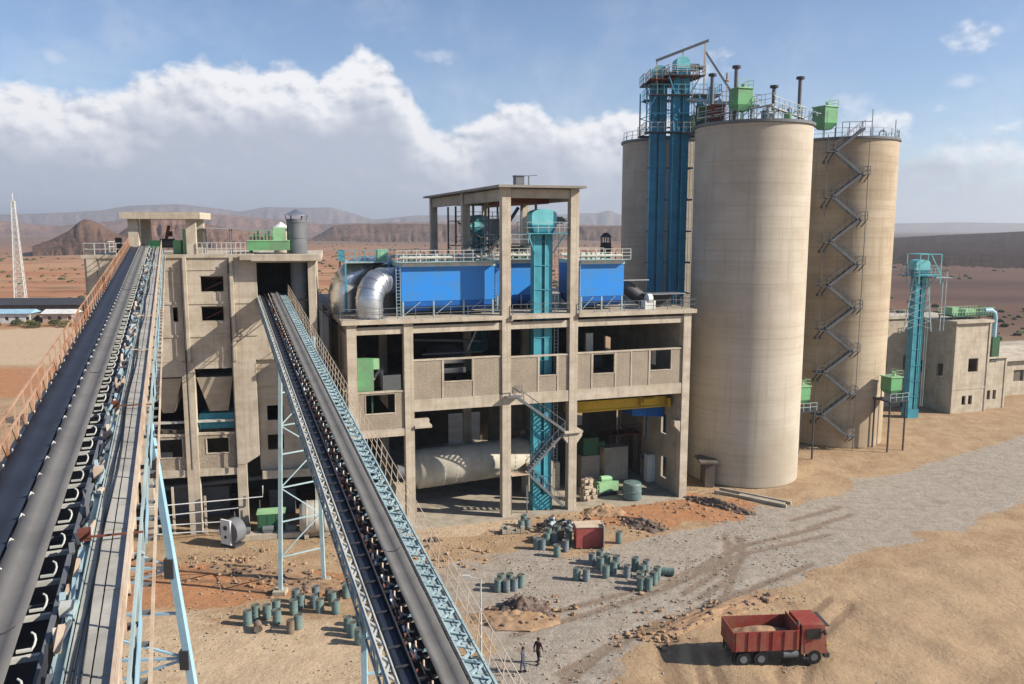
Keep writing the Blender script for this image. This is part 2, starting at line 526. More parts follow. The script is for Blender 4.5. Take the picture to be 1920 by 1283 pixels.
def build_ground():
    xs = axis(-42, 30, .55, 14000)
    ys = axis(38, 96, .55, 14000)
    ys = [y for y in ys if y > -3000]
    nx, ny = len(xs), len(ys)
    vs = []
    cols = []
    cols2 = []
    for y in ys:
        for x in xs:
            p = Vector((x, y, 0))
            near = math.hypot(x, y - 70) < 60
            nz = noise.fractal(p * .22, 1, 2, 4) if near else 0
            w = {}
            for k, (P, soft) in ZONES.items():
                bx = [q[0] for q in P]
                by = [q[1] for q in P]
                if x < min(bx) - 10 or x > max(bx) + 10 or y < min(by) - 10 or y > max(by) + 10:
                    w[k] = 0
                    continue
                d = sdist(x, y, P) + nz * 2.2
                w[k] = max(0, min(1, .5 + d / (2 * soft)))
            rut = 0
            if x > -130 and x < 35 and 40 < y < 200:
                for L in RUTS:
                    for a, b in zip(L[:-1], L[1:]):
                        d = dseg(x, y, a, b)
                        if d < 1.2:
                            rut = max(rut, max(0, 1 - d / (.62 if y < 100 else 1.0)))
            g = w['gravel']
            o = max(w['orange1'], w['orange2'], w['orangeL'])
            pale = max(w['apron'], w['roadL'], w['yardL'] * .75, w['sandSE'] * .35)
            z = 0
            if near:
                z = .10 * noise.fractal(p * .25, 1, 2, 5) * (1 - .6 * max(g, w['apron'])) - .10 * rut + .25 * w['sandSE'] * (.5 + nz)
                z -= .05
            else:
                dd = math.hypot(x, y)
                if dd > 300:
                    z = noise.fractal(p * .0022 + Vector((3, 1, 0)), 1, 2, 5) * min(1, (dd - 300) / 900) * 9 - 2
                    if x > 150:
                        z += 0
            vs.append((x, y, z))
            cols.append((g, o, pale, 1))
            right = 1 if x > 60 + .12 * y else 0
            cols2.append((rut, max(0, min(1, (x - (40 + .1 * y)) / (30 + .2 * abs(y)))), w['sandSE'], 1))
    fs = [(j * nx + i, j * nx + i + 1, (j + 1) * nx + i + 1, (j + 1) * nx + i) for j in range(ny - 1) for i in range(nx - 1)]
    me = bpy.data.meshes.new('ground')
    me.from_pydata(vs, [], fs)
    me.polygons.foreach_set('use_smooth', [True] * len(fs))
    for nm, cc in (('zone', cols), ('zone2', cols2)):
        at = me.color_attributes.new(nm, 'FLOAT_COLOR', 'POINT')
        at.data.foreach_set('color', [q for c in cc for q in c])
    o = bpy.data.objects.new('ground', me)
    S.collection.objects.link(o)
    tag(o, kind='structure')
    m = bpy.data.materials.new('desert_ground')
    m.use_nodes = True
    nt = m.node_tree
    nt.nodes.clear()
    co = nd(nt, 'ShaderNodeTexCoord').outputs['Object']
    z1 = nd(nt, 'ShaderNodeSeparateColor', ins={0: nd(nt, 'ShaderNodeVertexColor', layer_name='zone').outputs[0]})
    z2 = nd(nt, 'ShaderNodeSeparateColor', ins={0: nd(nt, 'ShaderNodeVertexColor', layer_name='zone2').outputs[0]})
    n_big = noi(nt, co, .004, 6, .6)
    n_mid = noi(nt, co, .05, 7, .62)
    n_yard = noi(nt, co, .3, 7, .65)
    n_fine = noi(nt, co, 3.0, 7, .75)
    pos = nd(nt, 'ShaderNodeSeparateXYZ', ins={0: co})
    dist = mth(nt, 'SQRT', mth(nt, 'ADD', mth(nt, 'MULTIPLY', pos.outputs[0], pos.outputs[0]), mth(nt, 'MULTIPLY', pos.outputs[1], pos.outputs[1])))
    far = smooth(nt, dist, 120, 330)
    vfar = smooth(nt, mth(nt, 'ADD', dist, mth(nt, 'MULTIPLY', n_mid, 500)), 800, 2200)
    sand = mixc(nt, smooth(nt, n_yard, .35, .68), (.43, .305, .185), (.33, .215, .125))
    mp = nd(nt, 'ShaderNodeMapping', ins={'Vector': co, 'Scale': (.35, 1.0, 1.0)})
    plain = mixc(nt, smooth(nt, noi(nt, mp.outputs[0], .02, 7, .62), .36, .66), (.43, .24, .13), (.36, .145, .07))
    plain = mixc(nt, mth(nt, 'MULTIPLY', smooth(nt, noi(nt, mp.outputs[0], .055, 8, .7), .52, .64), .75), plain, (.15, .105, .055))
    plain = mixc(nt, vfar, plain, (.19, .115, .08))
    rp = mixc(nt, smooth(nt, noi(nt, mp.outputs[0], .012, 7, .65), .4, .62), (.125, .068, .048), (.075, .044, .035))
    rp = mixc(nt, mth(nt, 'MULTIPLY', smooth(nt, noi(nt, mp.outputs[0], .05, 8, .7), .55, .66), .8), rp, (.055, .04, .026))
    plain = mixc(nt, z2.outputs[1], plain, rp)
    c = mixc(nt, far, sand, plain)
    n_edge = noi(nt, co, .9, 7, .72)

    def crisp(sock):
        return smooth(nt, mth(nt, 'ADD', sock, mth(nt, 'MULTIPLY', mth(nt, 'SUBTRACT', n_edge, .5), .9)), .36, .62)
    nm = noi(nt, co, .8, 6, .7)
    grav = mixc(nt, smooth(nt, nm, .35, .7), (.38, .345, .30), (.285, .255, .215))
    c = mixc(nt, mth(nt, 'MULTIPLY', crisp(z1.outputs[2]), .85), c, mixc(nt, smooth(nt, nm, .3, .7), (.56, .43, .29), (.48, .36, .235)))
    c = mixc(nt, mth(nt, 'MULTIPLY', crisp(z1.outputs[1]), .9), c, mixc(nt, smooth(nt, nm, .3, .7), (.46, .215, .10), (.36, .17, .085)))
    c = mixc(nt, mth(nt, 'MULTIPLY', crisp(z1.outputs[0]), .85), c, grav)
    c = mixc(nt, mth(nt, 'MULTIPLY', z2.outputs[2], .55), c, (.43, .305, .185))
    c = mixc(nt, mth(nt, 'MULTIPLY', smooth(nt, z2.outputs[0], .15, .7), .62), c, (.17, .11, .07))
    mpt = nd(nt, 'ShaderNodeMapping', ins={'Vector': co, 'Rotation': (0, 0, R(38)), 'Scale': (.25, 2.6, 1)})
    trk = mth(nt, 'MULTIPLY', smooth(nt, noi(nt, mpt.outputs[0], .9, 5, .6), .52, .66), mth(nt, 'MULTIPLY', z1.outputs[0], .55))
    c = mixc(nt, trk, c, (.24, .20, .16))
    c = mixc(nt, mth(nt, 'MULTIPLY', mth(nt, 'MULTIPLY', smooth(nt, noi(nt, co, .45, 8, .75), .54, .66), mth(nt, 'SUBTRACT', 1, far)), .5), c, (.25, .165, .10))
    c = mixc(nt, mth(nt, 'MULTIPLY', smooth(nt, n_fine, .5, .75), .45), c, (.20, .14, .09))
    c = mixc(nt, mth(nt, 'MULTIPLY', smooth(nt, n_fine, .48, .30), .25), c, (.62, .52, .40))
    b = nd(nt, 'ShaderNodeBsdfPrincipled', ins={'Base Color': c, 'Roughness': .96, 'Specular IOR Level': .15})
    h = mth(nt, 'ADD', n_fine, mth(nt, 'MULTIPLY', nm, 2))
    bm = nd(nt, 'ShaderNodeBump', ins={'Strength': .7, 'Distance': .12, 'Height': h})
    nt.links.new(bm.outputs[0], b.inputs['Normal'])
    oo = nd(nt, 'ShaderNodeOutputMaterial')
    nt.links.new(b.outputs[0], oo.inputs[0])
    me.materials.append(m)


build_ground()


# ------------------------------------------------------------------ hills
def hillmat(name, a, b, c2):
    m = bpy.data.materials.new(name)
    m.use_nodes = True
    nt = m.node_tree
    nt.nodes.clear()
    co = nd(nt, 'ShaderNodeTexCoord').outputs['Object']
    mp = nd(nt, 'ShaderNodeMapping', ins={'Vector': co, 'Scale': (1, 1, 4)})
    c = mixc(nt, smooth(nt, noi(nt, mp.outputs[0], .006, 8, .65), .38, .62), a, b)
    c = mixc(nt, mth(nt, 'MULTIPLY', smooth(nt, noi(nt, mp.outputs[0], .03, 8, .7), .5, .64), .7), c, c2)
    bs = nd(nt, 'ShaderNodeBsdfPrincipled', ins={'Base Color': c, 'Roughness': 1, 'Specular IOR Level': 0})
    bm = nd(nt, 'ShaderNodeBump', ins={'Strength': 1, 'Distance': 12, 'Height': noi(nt, co, .02, 8, .7)})
    nt.links.new(bm.outputs[0], bs.inputs['Normal'])
    o = nd(nt, 'ShaderNodeOutputMaterial')
    nt.links.new(bs.outputs[0], o.inputs[0])
    return m


HM = [hillmat('hill_brown', (.17, .105, .075), (.13, .075, .05), (.07, .05, .03)), hillmat('hill_red', (.25, .14, .10), (.17, .105, .08), (.11, .07, .045)), hillmat('hill_far', (.22, .15, .13), (.15, .11, .10), (.1, .08, .07)), hillmat('hill_dark', (.062, .042, .036), (.05, .036, .032), (.035, .028, .022))]


def ridge(D, prof, width, m, amp=.12, mesa=False, seed=0, step=.18, gully=1.0):
    """prof: (azimuth deg, crest elevation deg); a real ridge of ground standing at distance D"""
    a0, a1 = prof[0][0], prof[-1][0]
    n = int((a1 - a0) / step) + 1
    rows = [(-1, 0), (-.82, .06), (-.64, .18), (-.46, .36), (-.3, .58), (-.2, .78), (-.1, .93), (0, 1), (.25, 1 if mesa else .8), (.6, .95 if mesa else .4), (1, 0)]
    if mesa:
        rows = [(-1, 0), (-.8, .10), (-.6, .25), (-.42, .45), (-.3, .66), (-.2, .82), (-.13, .97), (0, 1), (.3, 1), (.6, .98), (1, 0)]
    vs = []
    for t, hf in rows:
        for i in range(n + 1):
            az = a0 + (a1 - a0) * i / n
            for (p, q) in zip(prof[:-1], prof[1:]):
                if p[0] <= az <= q[0] + 1e-6:
                    e = p[1] + (q[1] - p[1]) * (az - p[0]) / (q[0] - p[0])
            h = max(0, 29 + D * math.tan(R(e)))
            ra = R(az)
            nn = noise.fractal(Vector((az * 3, t * 2.0, seed)), 1, 2, 5)
            gul = abs(noise.fractal(Vector((az * 2.3 + t * .8, seed + 3, t * .9)), 1, 2, 4)) * 1.4
            d = D + t * width + width * .25 * gul * gully * (1 - hf) * (1 if t < 0 else 0) + nn * width * .06
            z = h * hf * (1 + nn * amp * (1 - hf * .8)) - (6 if hf == 0 else 0)
            vs.append((d * math.sin(ra), d * math.cos(ra), z))
    w = n + 1
    fs = [(j * w + i, j * w + i + 1, (j + 1) * w + i + 1, (j + 1) * w + i) for j in range(len(rows) - 1) for i in range(n)]
    mb = MB()
    mb.add(vs, fs, True)
    o = mb.build('hills', m)
    return tag(o, kind='structure')


ridge(7000, [(-42.78, 0.54), (-36.3, 0.85), (-31.31, 0.72), (-28.86, 0.8), (-26.0, 0.99), (-24.49, 1.29), (-21.73, 1.42), (-19.52, 1.2), (-17.9, 0.97), (-16.23, 1.29), (-14.21, 1.24), (-12.15, 1.28), (-10.76, 0.9), (-9.36, 0.48), (-7.94, 0.62), (-6.51, 0.77), (-2.18, 0.77), (3.63, 0.84), (4.71, 0.91), (5.79, 0.91), (6.5, 1.12), (7.58, 0.73), (12.17, 0.48), (18.91, 0.36), (24.56, 0.21), (28.06, 0.27), (31.35, 0.2), (40.37, 0.29)], 900, HM[2], seed=1)
ridge(3800, [(-42.8, 0.36), (-31.34, 0.35), (-28.63, 0.05), (-26.33, 0.24), (-22.7, 0.71), (-20.18, 0.86), (-18.24, 0.73), (-15.59, 0.47), (-12.87, 0.19), (-9.37, 0.27), (-5.8, 0.34), (1.45, 0.27), (8.66, 0.05), (18.93, -0.15), (25.2, -0.47)], 450, HM[1], seed=2)
ridge(1250, [(-29.83, -1.14), (-28.83, -0.78), (-27.8, -0.21), (-27.2, 0.34), (-26.9, 0.47), (-26.33, 0.31), (-25.77, -0.08), (-24.76, -0.67), (-23.72, -1.14)], 110, HM[0], seed=3, step=.1)
ridge(1500, [(-26.12, -1.05), (-25.04, -0.38), (-24.25, 0.25), (-22.71, 0.51), (-21.3, 0.59), (-20.05, 0.19), (-18.28, -0.15), (-16.3, -0.5), (-13.6, -1.04)], 150, HM[1], seed=4, step=.12)
ridge(2100, [(-14.29, -1.28), (-13.24, -0.69), (-12.01, 0.05), (-11.13, 0.16), (-8.66, 0.2), (-5.8, 0.2), (-2.18, 0.16), (1.45, 0.05), (4.36, 0.05), (7.42, 0.05), (10.44, -0.16), (15.64, -0.85)], 260, HM[0], mesa=True, seed=5, step=.12, amp=.3)
ridge(1500, [(15.67, -1.55), (22.16, -0.89), (24.61, -0.67), (26.96, -0.5), (29.22, -0.39), (31.38, -0.26), (35.9, -0.01), (42.41, 0.25)], 800, HM[3], seed=6, amp=.04, gully=.15)


# scrub on the plain: thousands of low bushes nobody could count
def build_scrub():
    mb = MB()
    for _ in range(5200):
        az = R(random.uniform(-38, 38))
        d = 190 * (12 ** random.random())
        x, y = d * math.sin(az), d * math.cos(az)
        if noise.noise(Vector((x * .006, y * .003, 0))) < -.18 + .5 * noise.noise(Vector((x * .02, y * .012, 5))):
            continue
        if -170 < x < -75 and 130 < y < 262:
            continue
        r = random.uniform(.3, 1.5) * (.7 + .6 * random.random())
        dd = math.hypot(x, y)
        z = noise.fractal(Vector((x, y, 0)) * .0022 + Vector((3, 1, 0)), 1, 2, 5) * min(1, (dd - 300) / 900) * 9 - 2 if dd > 300 else 0
        mb.blob((x, y, z + r * .3), r * 1.3, 5, 3, .4, r * .7)
    tag(mb.build('scrub', 'leaf'), kind='stuff', label='low dark scrub scattered over the orange plain', cat='scrub')


build_scrub()


# ------------------------------------------------------------------ hopper building (left)
def place(name, label, cat, fr, ang, u, v, z=0, rz=0, group=None):
    return thing(name, label, cat, fr.w(u, v, z), ang + rz, group)


def build_hopper_building():
    t = thing('hopper_building', 'beige concrete hopper building with a portal on its roof, behind the belts', 'building', (FL.x, FL.y, 0), AL)
    holes = [(1.45, 3.6, 23.0, 24.55), (1.4, 3.5, 20.3, 21.75), (-7.0, -6.1, 23.2, 24.6), (-1.1, -.5, 20.3, 21.75), (-3.6, -2.6, 20.3, 21.7),
             (6.5, 9.2, 22.2, 25.7), (9.2, 11.15, 14.0, 25.7)]
    MB().wall(-8.2, 11.8, 16.6, 26.2, 0, .35, holes).build('upper_wall', 'conc', t)
    for h in holes[:5]:
        f = MB()
        f.wall(h[0] + .003, h[1] - .003, h[2] + .003, h[3] - .003, .06, .16, [(h[0] + .09, h[1] - .09, h[2] + .09, h[3] - .09)])
        w = f.build('window', 'conc2', t)
        MB().bar((h[0] + .3, .9, h[2] + .2), (h[1] - .3, .9, h[2] + .9), .12).bar((h[0] + .4, 1.3, h[3] - .3), (h[1] - .1, 1.3, h[3] - .3), .1).build('inner_pipe', 'redsteel', w)
    MB().wall(-8.2, 6.0, 15.2, 16.597, .03, .33, [(.6, 4.0, 15.0, 15.9)]).build('apron_beam', 'conc', t)
    for u0, u1 in ((-8.26, 6.4),):
        MB().box(u0, u1, -.07, 0.0, 21.95, 22.2).build('string_course', 'conc', t)
        MB().box(u0, u1, -.05, 0.0, 25.05, 25.2).build('string_course', 'conc', t)
        MB().box(u0, u1, -.07, 0.0, 18.9, 19.15).build('string_course', 'conc', t)
    for u in (.25, 4.3):
        MB().box(u - .14, u + .14, -.40, -.071, 16.6, 26.2).build('pilaster', 'conc', t)
    MB().box(-8.0, -7.2, -.12, -.073, 15.4, 26.2).build('pilaster', 'conc', t)
    # roof slab, projecting canopy on the right
    MB().box(-8.4, 6.2, -.15, 14, 26.2, 26.5).build('roof_slab', 'conc', t)
    MB().box(6.203, 12.4, -1.3, 14, 25.9, 26.45).build('roof_slab', 'conc', t)
    MB().box(5.2, 6.2, -1.3, -.153, 26.0, 26.42).build('canopy_end', 'conc2', t)
    # side walls and interior
    MB().wall(.35, 14, 0, 26.2, -8.2, -7.9, [(2, 4, 18, 20), (7, 9, 18, 20), (2, 5, 5, 9), (8, 11, 5, 9)], axis='v').build('side_wall', 'conc', t)
    MB().wall(.35, 14, 0, 25.9, 11.5, 11.8, [(3, 6, 1, 5), (8, 10, 12, 14)], axis='v').build('side_wall', 'conc', t)
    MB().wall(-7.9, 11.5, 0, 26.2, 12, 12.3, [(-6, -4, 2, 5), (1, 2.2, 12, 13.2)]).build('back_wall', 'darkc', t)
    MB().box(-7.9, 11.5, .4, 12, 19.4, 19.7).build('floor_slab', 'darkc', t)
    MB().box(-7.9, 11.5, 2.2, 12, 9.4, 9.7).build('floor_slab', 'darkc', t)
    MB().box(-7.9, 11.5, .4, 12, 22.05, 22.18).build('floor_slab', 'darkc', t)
    # main columns
    for u0, u1, z1 in ((-8.2, -7.4, 15.2), (-4.62, -3.58, 15.2), (-.5, .58, 16.6)):
        MB().box(u0, u1, -.12, .7, 0, z1 - .003).build('column', 'conc', t)
    MB().box(3.98, 4.85, -.14, .9, 0, 6.6).build('column', 'conc', t)
    MB().hexa([(4.0, -.2, 6.6), (4.8, -.2, 6.6), (4.8, 3, 6.6), (4.0, 3, 6.6)], [(4.0, -.2, 7.4), (6.1, -.2, 7.4), (6.1, 3, 7.4), (4.0, 3, 7.4)]).build('corbel', 'conc', t)
    MB().box(4.0, 6.1, -.2, 3, 7.4, 16.6).build('shaft_wall', 'conc', t)
    MB().box(11.15, 11.83, -.14, .7, 0, 25.9).build('column', 'conc', t)
    # recessed wall on the right
    hr = [(6.9, 8.4, 10.6, 12.05), (6.85, 8.35, 7.7, 9.2)]
    MB().wall(6.103, 11.147, 5.8, 14.0, .5, .8, hr).build('recess_wall', 'conc2', t)
    MB().wall(6.103, 9.1, 14.003, 16.597, .3, .6).build('recess_wall', 'conc2', t)
    MB().box(6.3, 11.147, -.1, .9, 5.0, 5.797).build('beam', 'conc', t)
    MB().box(9.2, 11.147, .2, 3, 13.6, 13.997).build('ledge', 'conc2', t)
    # spandrel walls with windows
    for u0, u1, h in ((-3.577, -.503, [(-2.95, -.75, 7.45, 9.3)]), (.583, 3.977, [(1.25, 3.4, 7.7, 9.25)])):
        s = MB().wall(u0, u1, 6.3, 9.55, .15, .4, h).build('spandrel_wall', 'block', t)
        a = h[0]
        MB().wall(a[0], a[1], a[2], a[3], .10, .3, [(a[0] + .1, a[1] - .1, a[2] + .08, a[3] - .02)]).build('window_frame', 'conc', s)
        MB().box(u0, u1, .08, .5, 9.553, 9.75).build('coping', 'conc', s)
        MB().box(u0, u1, -.02, .9, 5.6, 6.297).build('beam', 'conc', s)
    MB().box(-7.397, -4.623, -.02, .9, 5.6, 6.297).build('beam', 'conc', t)
    MB().box(-7.397, 3.9, .2, .5, 10.75, 10.95).build('beam', 'rail', t)
    # concrete hopper hanging between the columns
    MB().hexa([(1.6, 1.2, 11.6), (3.3, 1.2, 11.6), (3.3, 3.2, 11.6), (1.6, 3.2, 11.6)], [(.65, .5, 15.0), (3.9, .5, 15.0), (3.9, 6, 15.0), (.65, 6, 15.0)]).build('hopper', 'conc2', t)
    MB().hexa([(-2.6, 1.2, 11.6), (-1.6, 1.2, 11.6), (-1.6, 3.2, 11.6), (-2.6, 3.2, 11.6)], [(-3.5, .5, 15.0), (-.6, .5, 15.0), (-.6, 6, 15.0), (-3.5, 6, 15.0)]).build('hopper', 'conc2', t)
    MB().box(.65, 3.9, 1.2, 3.4, 9.9, 11.4).rail([(.65, .9, 9.8), (3.9, .9, 9.8)]).build('feeder', 'teal', t)
    # portal on the roof
    for u, v in ((-4.0, .5), (.88, .5), (-4.0, 5.5), (.88, 5.5)):
        MB().box(u - .42, u + .42, v - .35, v + .35, 26.503, 29.7).build('portal_column', 'conc', t)
    MB().box(-4.9, 1.85, -.6, 6.4, 29.703, 30.3).build('portal_roof', 'conc', t)
    MB().rail([(-8.2, .05, 26.5), (-4.6, .05, 26.5)], step=.9).rail([(-8.2, .05, 26.5), (-8.2, 13.5, 26.5)], step=1.5).build('railing', 'rail', t)
    MB().rail([(1.4, .05, 26.5), (5.6, .05, 26.5)], step=.4).build('railing', 'rail', t)
    MB().box(-6.0, -5.5, 2, 2.4, 26.5, 28.0).build('roof_cabinet', 'dgrey', t)
    # pipes on the face
    MB().tube([(.0, -.45, 26), (.0, -.45, 6.4)], .07, 6).build('drain_pipe', 'dgrey', t)
    MB().tube([(4.05, -.45, 26), (4.05, -.45, 6.4)], .07, 6).build('drain_pipe', 'dgrey', t)
    # dim plant inside the ground floor
    MB().box(-3, 2.5, 5, 7, 0, 3).box(6.5, 9, 4, 7, 0, 2.6).tube([(-6, 3, 3.6), (8, 3, 4.4)], .25).build('inner_plant', 'grey', t)
    MB().box(.9, 1.1, -.5, -.35, .0, 3.8).box(-2.1, -1.9, .3, .5, 0, 4.6).build('pipe_support', 'conc', t)
    return t


build_hopper_building()

# plant on the roof and round the foot of the hopper building
t = place('head_pulley_drive', 'green belt head drive under the rooftop portal', 'machine', FL, AL, -1.4, 1.6, 26.5)
MB().box(-1.6, -.55, -.6, .9, 0, 1.25).box(.55, 1.25, -.6, .9, 0, 1.25).build('drive_frame', 'green', t)
MB().box(1.4, 1.9, -.5, .4, 0, 2.3).build('side_guard', 'pgreen', t)
MB().tube([(-.6, 0, 1.0), (.6, 0, 1.0)], .42, 14).build('pulley', 'dgrey', t)
MB().bar((-.2, .3, 1.2), (.1, .5, 2.6), .25).box(-.2, .3, .6, 1.0, 1.6, 2.1).build('motor', 'redsteel', t)

t = place('dust_filter', 'bright green dust filter beside the grey stack on the left roof', 'filter', FL, AL, 7.6, 2.2, 26.45, group=None)
MB().box(-1.9, 1.9, -1, 1, .35, 1.2).build('casing', 'green', t)
MB().box(-1.9, 1.9, -1.05, 1.05, 1.203, 1.3).build('lid_rim', 'pgreen', t)
MB().box(.4, 1.5, -.5, .6, 1.3, 2.5).build('fan_box', 'pgreen', t)
for k in range(7):
    box('valve', 'dgreen', t, -1.7 + k * .33, -1.55 + k * .33, -.6, -.45, 1.3, 1.3 + .3 + .3 * (k % 3))
MB().rail([(-1.9, -1, 1.3), (.4, -1, 1.3)], .9, .8).build('railing', 'green', t)
for x in (-1.7, 1.7):
    MB().bar((x, -.8, 0), (x, -.8, .35), .15).bar((x, .8, 0), (x, .8, .35), .15).build('leg', 'dgreen', t)


def cap_stack(name, label, fr, ang, u, v, z, r, h, m, mc):
    t = place(name, label, 'stack', fr, ang, u, v, z)
    MB().lathe([(0, 0), (r, 0), (r, h), (r * .92, h), (0, h - .02)], n=28).build('pipe', m, t)
    cp = MB().lathe([(0, h + .95), (r * 1.28, h + .38), (r * 1.28, h + .32), (0, h + .33)], n=28).build('rain_cap', mc, t)
    st = MB()
    for k in range(6):
        a = k * PI / 3
        st.bar((r * .97 * math.cos(a), r * .97 * math.sin(a), h - .2), (r * 1.15 * math.cos(a), r * 1.15 * math.sin(a), h + .4), .06)
    st.build('cap_strut', 'dgrey', cp)
    for zz in (.05, h * .45, h - .35):
        MB().lathe([(r, zz), (r + .05, zz), (r + .05, zz + .1), (r, zz + .1)], n=28).build('flange', m, t)
    return t


cap_stack('vent_stack', 'wide grey vent stack with a conical rain cap on the left roof', FL, AL, 10.15, 2.6, 26.45, .93, 3.3, 'grey', 'galv')
cap_stack('vent_stack', 'short white vent stack behind the wide grey stack', FL, AL, 8.5, 5.5, 26.45, .7, 2.1, 'dustw', 'white')
t = place('drop_duct', 'grey vertical duct in the recess right of the upper belt opening', 'duct', FL, AL, 10.3, 1.35, 0)
MB().tube([(0, 0, 14.0), (0, 0, 25.9)], .82, 24).build('pipe', 'grey', t)
for z in (17, 20, 23):
    MB().lathe([(.82, z), (.9, z), (.9, z + .12), (.82, z + .12)], n=24).build('flange', 'grey', t)
t = place('roof_shelter', 'thin flat steel shelter on posts right of the rooftop portal', 'shelter', FL, AL, 2.6, 5, 26.5)
MB().box(-1.6, 1.6, -1, 1, 2.3, 2.4).build('roof_sheet', 'galv', t)
for x, y in ((-1.2, -.8), (1.2, -.8), (1.2, .8), (-1.2, .8)):
    MB().bar((x, y, 0), (x, y, 2.3), .09).build('post', 'grey', t)

t = thing('generator', 'dark green generator box on a low plinth under the hopper building', 'generator', (-22.9, 76.2, 0), 12)
MB().box(-1.25, 1.25, -.7, .7, .45, 2.15).build('enclosure', 'dgreen', t)
MB().box(-1.3, 1.3, -.75, .75, 2.153, 2.3).build('roof', 'pgreen', t)
MB().box(-1.3, 1.3, -.75, .75, 0, .447).build('plinth', 'conc2', t)
for k in range(3):
    box('door', 'dgreen', t, -1.15 + k * .8, -.45 + k * .8, -.73, -.702, .6, 2.0)
t = thing('horizontal_tank', 'white ribbed horizontal tank between the trestle legs', 'tank', (-18.6, 76.0, 0), 12)
MB().tube([(-1.5, 0, 1.75), (-1.2, 0, 1.75), (1.2, 0, 1.75), (1.5, 0, 1.75)], 1.5, 28, radii=[1.2, 1.55, 1.55, 1.2]).build('shell', 'dustw', t)
for x in (-.8, 0, .8):
    MB().tube([(x - .05, 0, 1.75), (x + .05, 0, 1.75)], 1.6, 28).build('hoop', 'dustw', t)
for x in (-.9, .9):
    box('saddle', 'conc2', t, x - .2, x + .2, -1, 1, 0, .6)
t = thing('blower', 'white square faced blower with a round casing on the ground', 'blower', (-26.0, 72.9, 0), -28)
MB().tube([(0, .1, 1.3), (0, 1.2, 1.3)], 1.15, 24).build('casing', 'grey', t)
MB().box(-.75, .45, -.1, .1, .2, 2.5).build('front_panel', 'white', t)
MB().tube([(-.15, -.16, 1.75), (-.15, -.1, 1.75)], .22, 16).build('inlet', 'dgrey', t)
MB().tube([(-.15, -.16, .9), (-.15, -.1, .9)], .15, 16).build('inlet', 'dgrey', t)
box('base', 'dgrey', t, -.9, .9, 0, 1.2, 0, .18)
for k, (z, v, a, b, lb) in enumerate(((3.2, -.9, -4.6, 6.3, 'highest'), (2.3, -1.1, -3.6, 4, 'second highest'), (1.3, -.8, -3.5, 3.9, 'third highest'), (.55, -1.0, -3.4, 2.4, 'lowest'))):
    o = place('ground_pipe', lb + ' of the thin white pipes running along the foot of the hopper building', 'pipe', FL, AL, 0, v, 0, group='thin white pipes along the hopper building')
    MB().tube([(a, 0, z), (b, 0, z + .35 * (k < 2)), (b + .02, 0, z + 1.4 if k < 1 else z + .36 * (k < 2) + .01)], .06, 8).build('pipe', 'white', o)
    for u in (a + .3, b - .3):
        MB().bar((u, 0, 0), (u, 0, z), .07).build('support', 'grey', o)
o = place('pump_row', 'row of dark pumps on a long concrete plinth in front of the hopper building', 'pumps', FL, AL, 5.2, -2.4, 0)
box('plinth', 'conc', o, -1.8, 7.5, -.6, .6, 0, .5)
for k in range(4):
    MB().tube([(-1.0 + k * 2.1, 0, .85), (0 + k * 2.1, 0, .85)], .3, 12).box(-.9 + k * 2.1, -.1 + k * 2.1, -.3, .3, .5, .7).build('pump', 'grey', o)


# ------------------------------------------------------------------ belt conveyors
def conveyor(name, label, near, head, back, length_extra, kind):
    near, head = Vector(near), Vector(head)
    d = (head - near)
    hd = math.hypot(d.x, d.y)
    sl = math.atan2(d.z, hd)
    az = math.atan2(-d.x, d.y)
    org = near - d.normalized() * back
    L = d.length + back + length_extra
    t = bpy.data.objects.new(name, None)
    S.collection.objects.link(t)
    t.location = org
    t.rotation_euler = (sl, 0, az)
    tag(t, label, 'conveyor', 'belt conveyors to the hopper building')

    def trough(x0, x1, rise, z, m, nm, par=t, step=1.1):
        w = x1 - x0
        n = int(L / step)
        prof = [(x0, rise), (x0 + w * .3, .015), (x0 + w * .5, 0), (x1 - w * .3, .015), (x1, rise)]
        vs = []
        for j in range(n + 1):
            sag = 0
            for q in prof + [(p[0], p[1] - .03) for p in prof[::-1]]:
                vs.append((q[0], j * L / n, z + q[1] + .012 * math.sin(j * 2.1)))
        k = 10
        fs = []
        for j in range(n):
            for i in range(k):
                u = (i + 1) % k
                fs.append((j * k + i, (j + 1) * k + i, (j + 1) * k + u, j * k + u))
        mb = MB()
        mb.add(vs, [f[::-1] for f in fs], True)
        return mb.build(nm, m, par)
    return t, L, trough


def idler(t, x0, x1, y, z, rise, bare, m='cream', side=1, big=1):
    """roller frame crossing under a belt, with its bent end bracket standing outside the belt edge"""
    f = MB()
    f.bar((x0, y, z - .12), (x1, y, z - .12), .07)
    xe = x1 if side > 0 else x0
    pts = [(xe, y, z - .1), (xe + side * .10, y + .02, z + .02), (xe + side * .13, y + .10, z + .15 * big), (xe + side * .06, y + .22, z + .24 * big)]
    f.tube([(xe - side * .18, y, z - .06)] + pts, .035 * big, 6)
    return f.build('idler_frame', m, t)


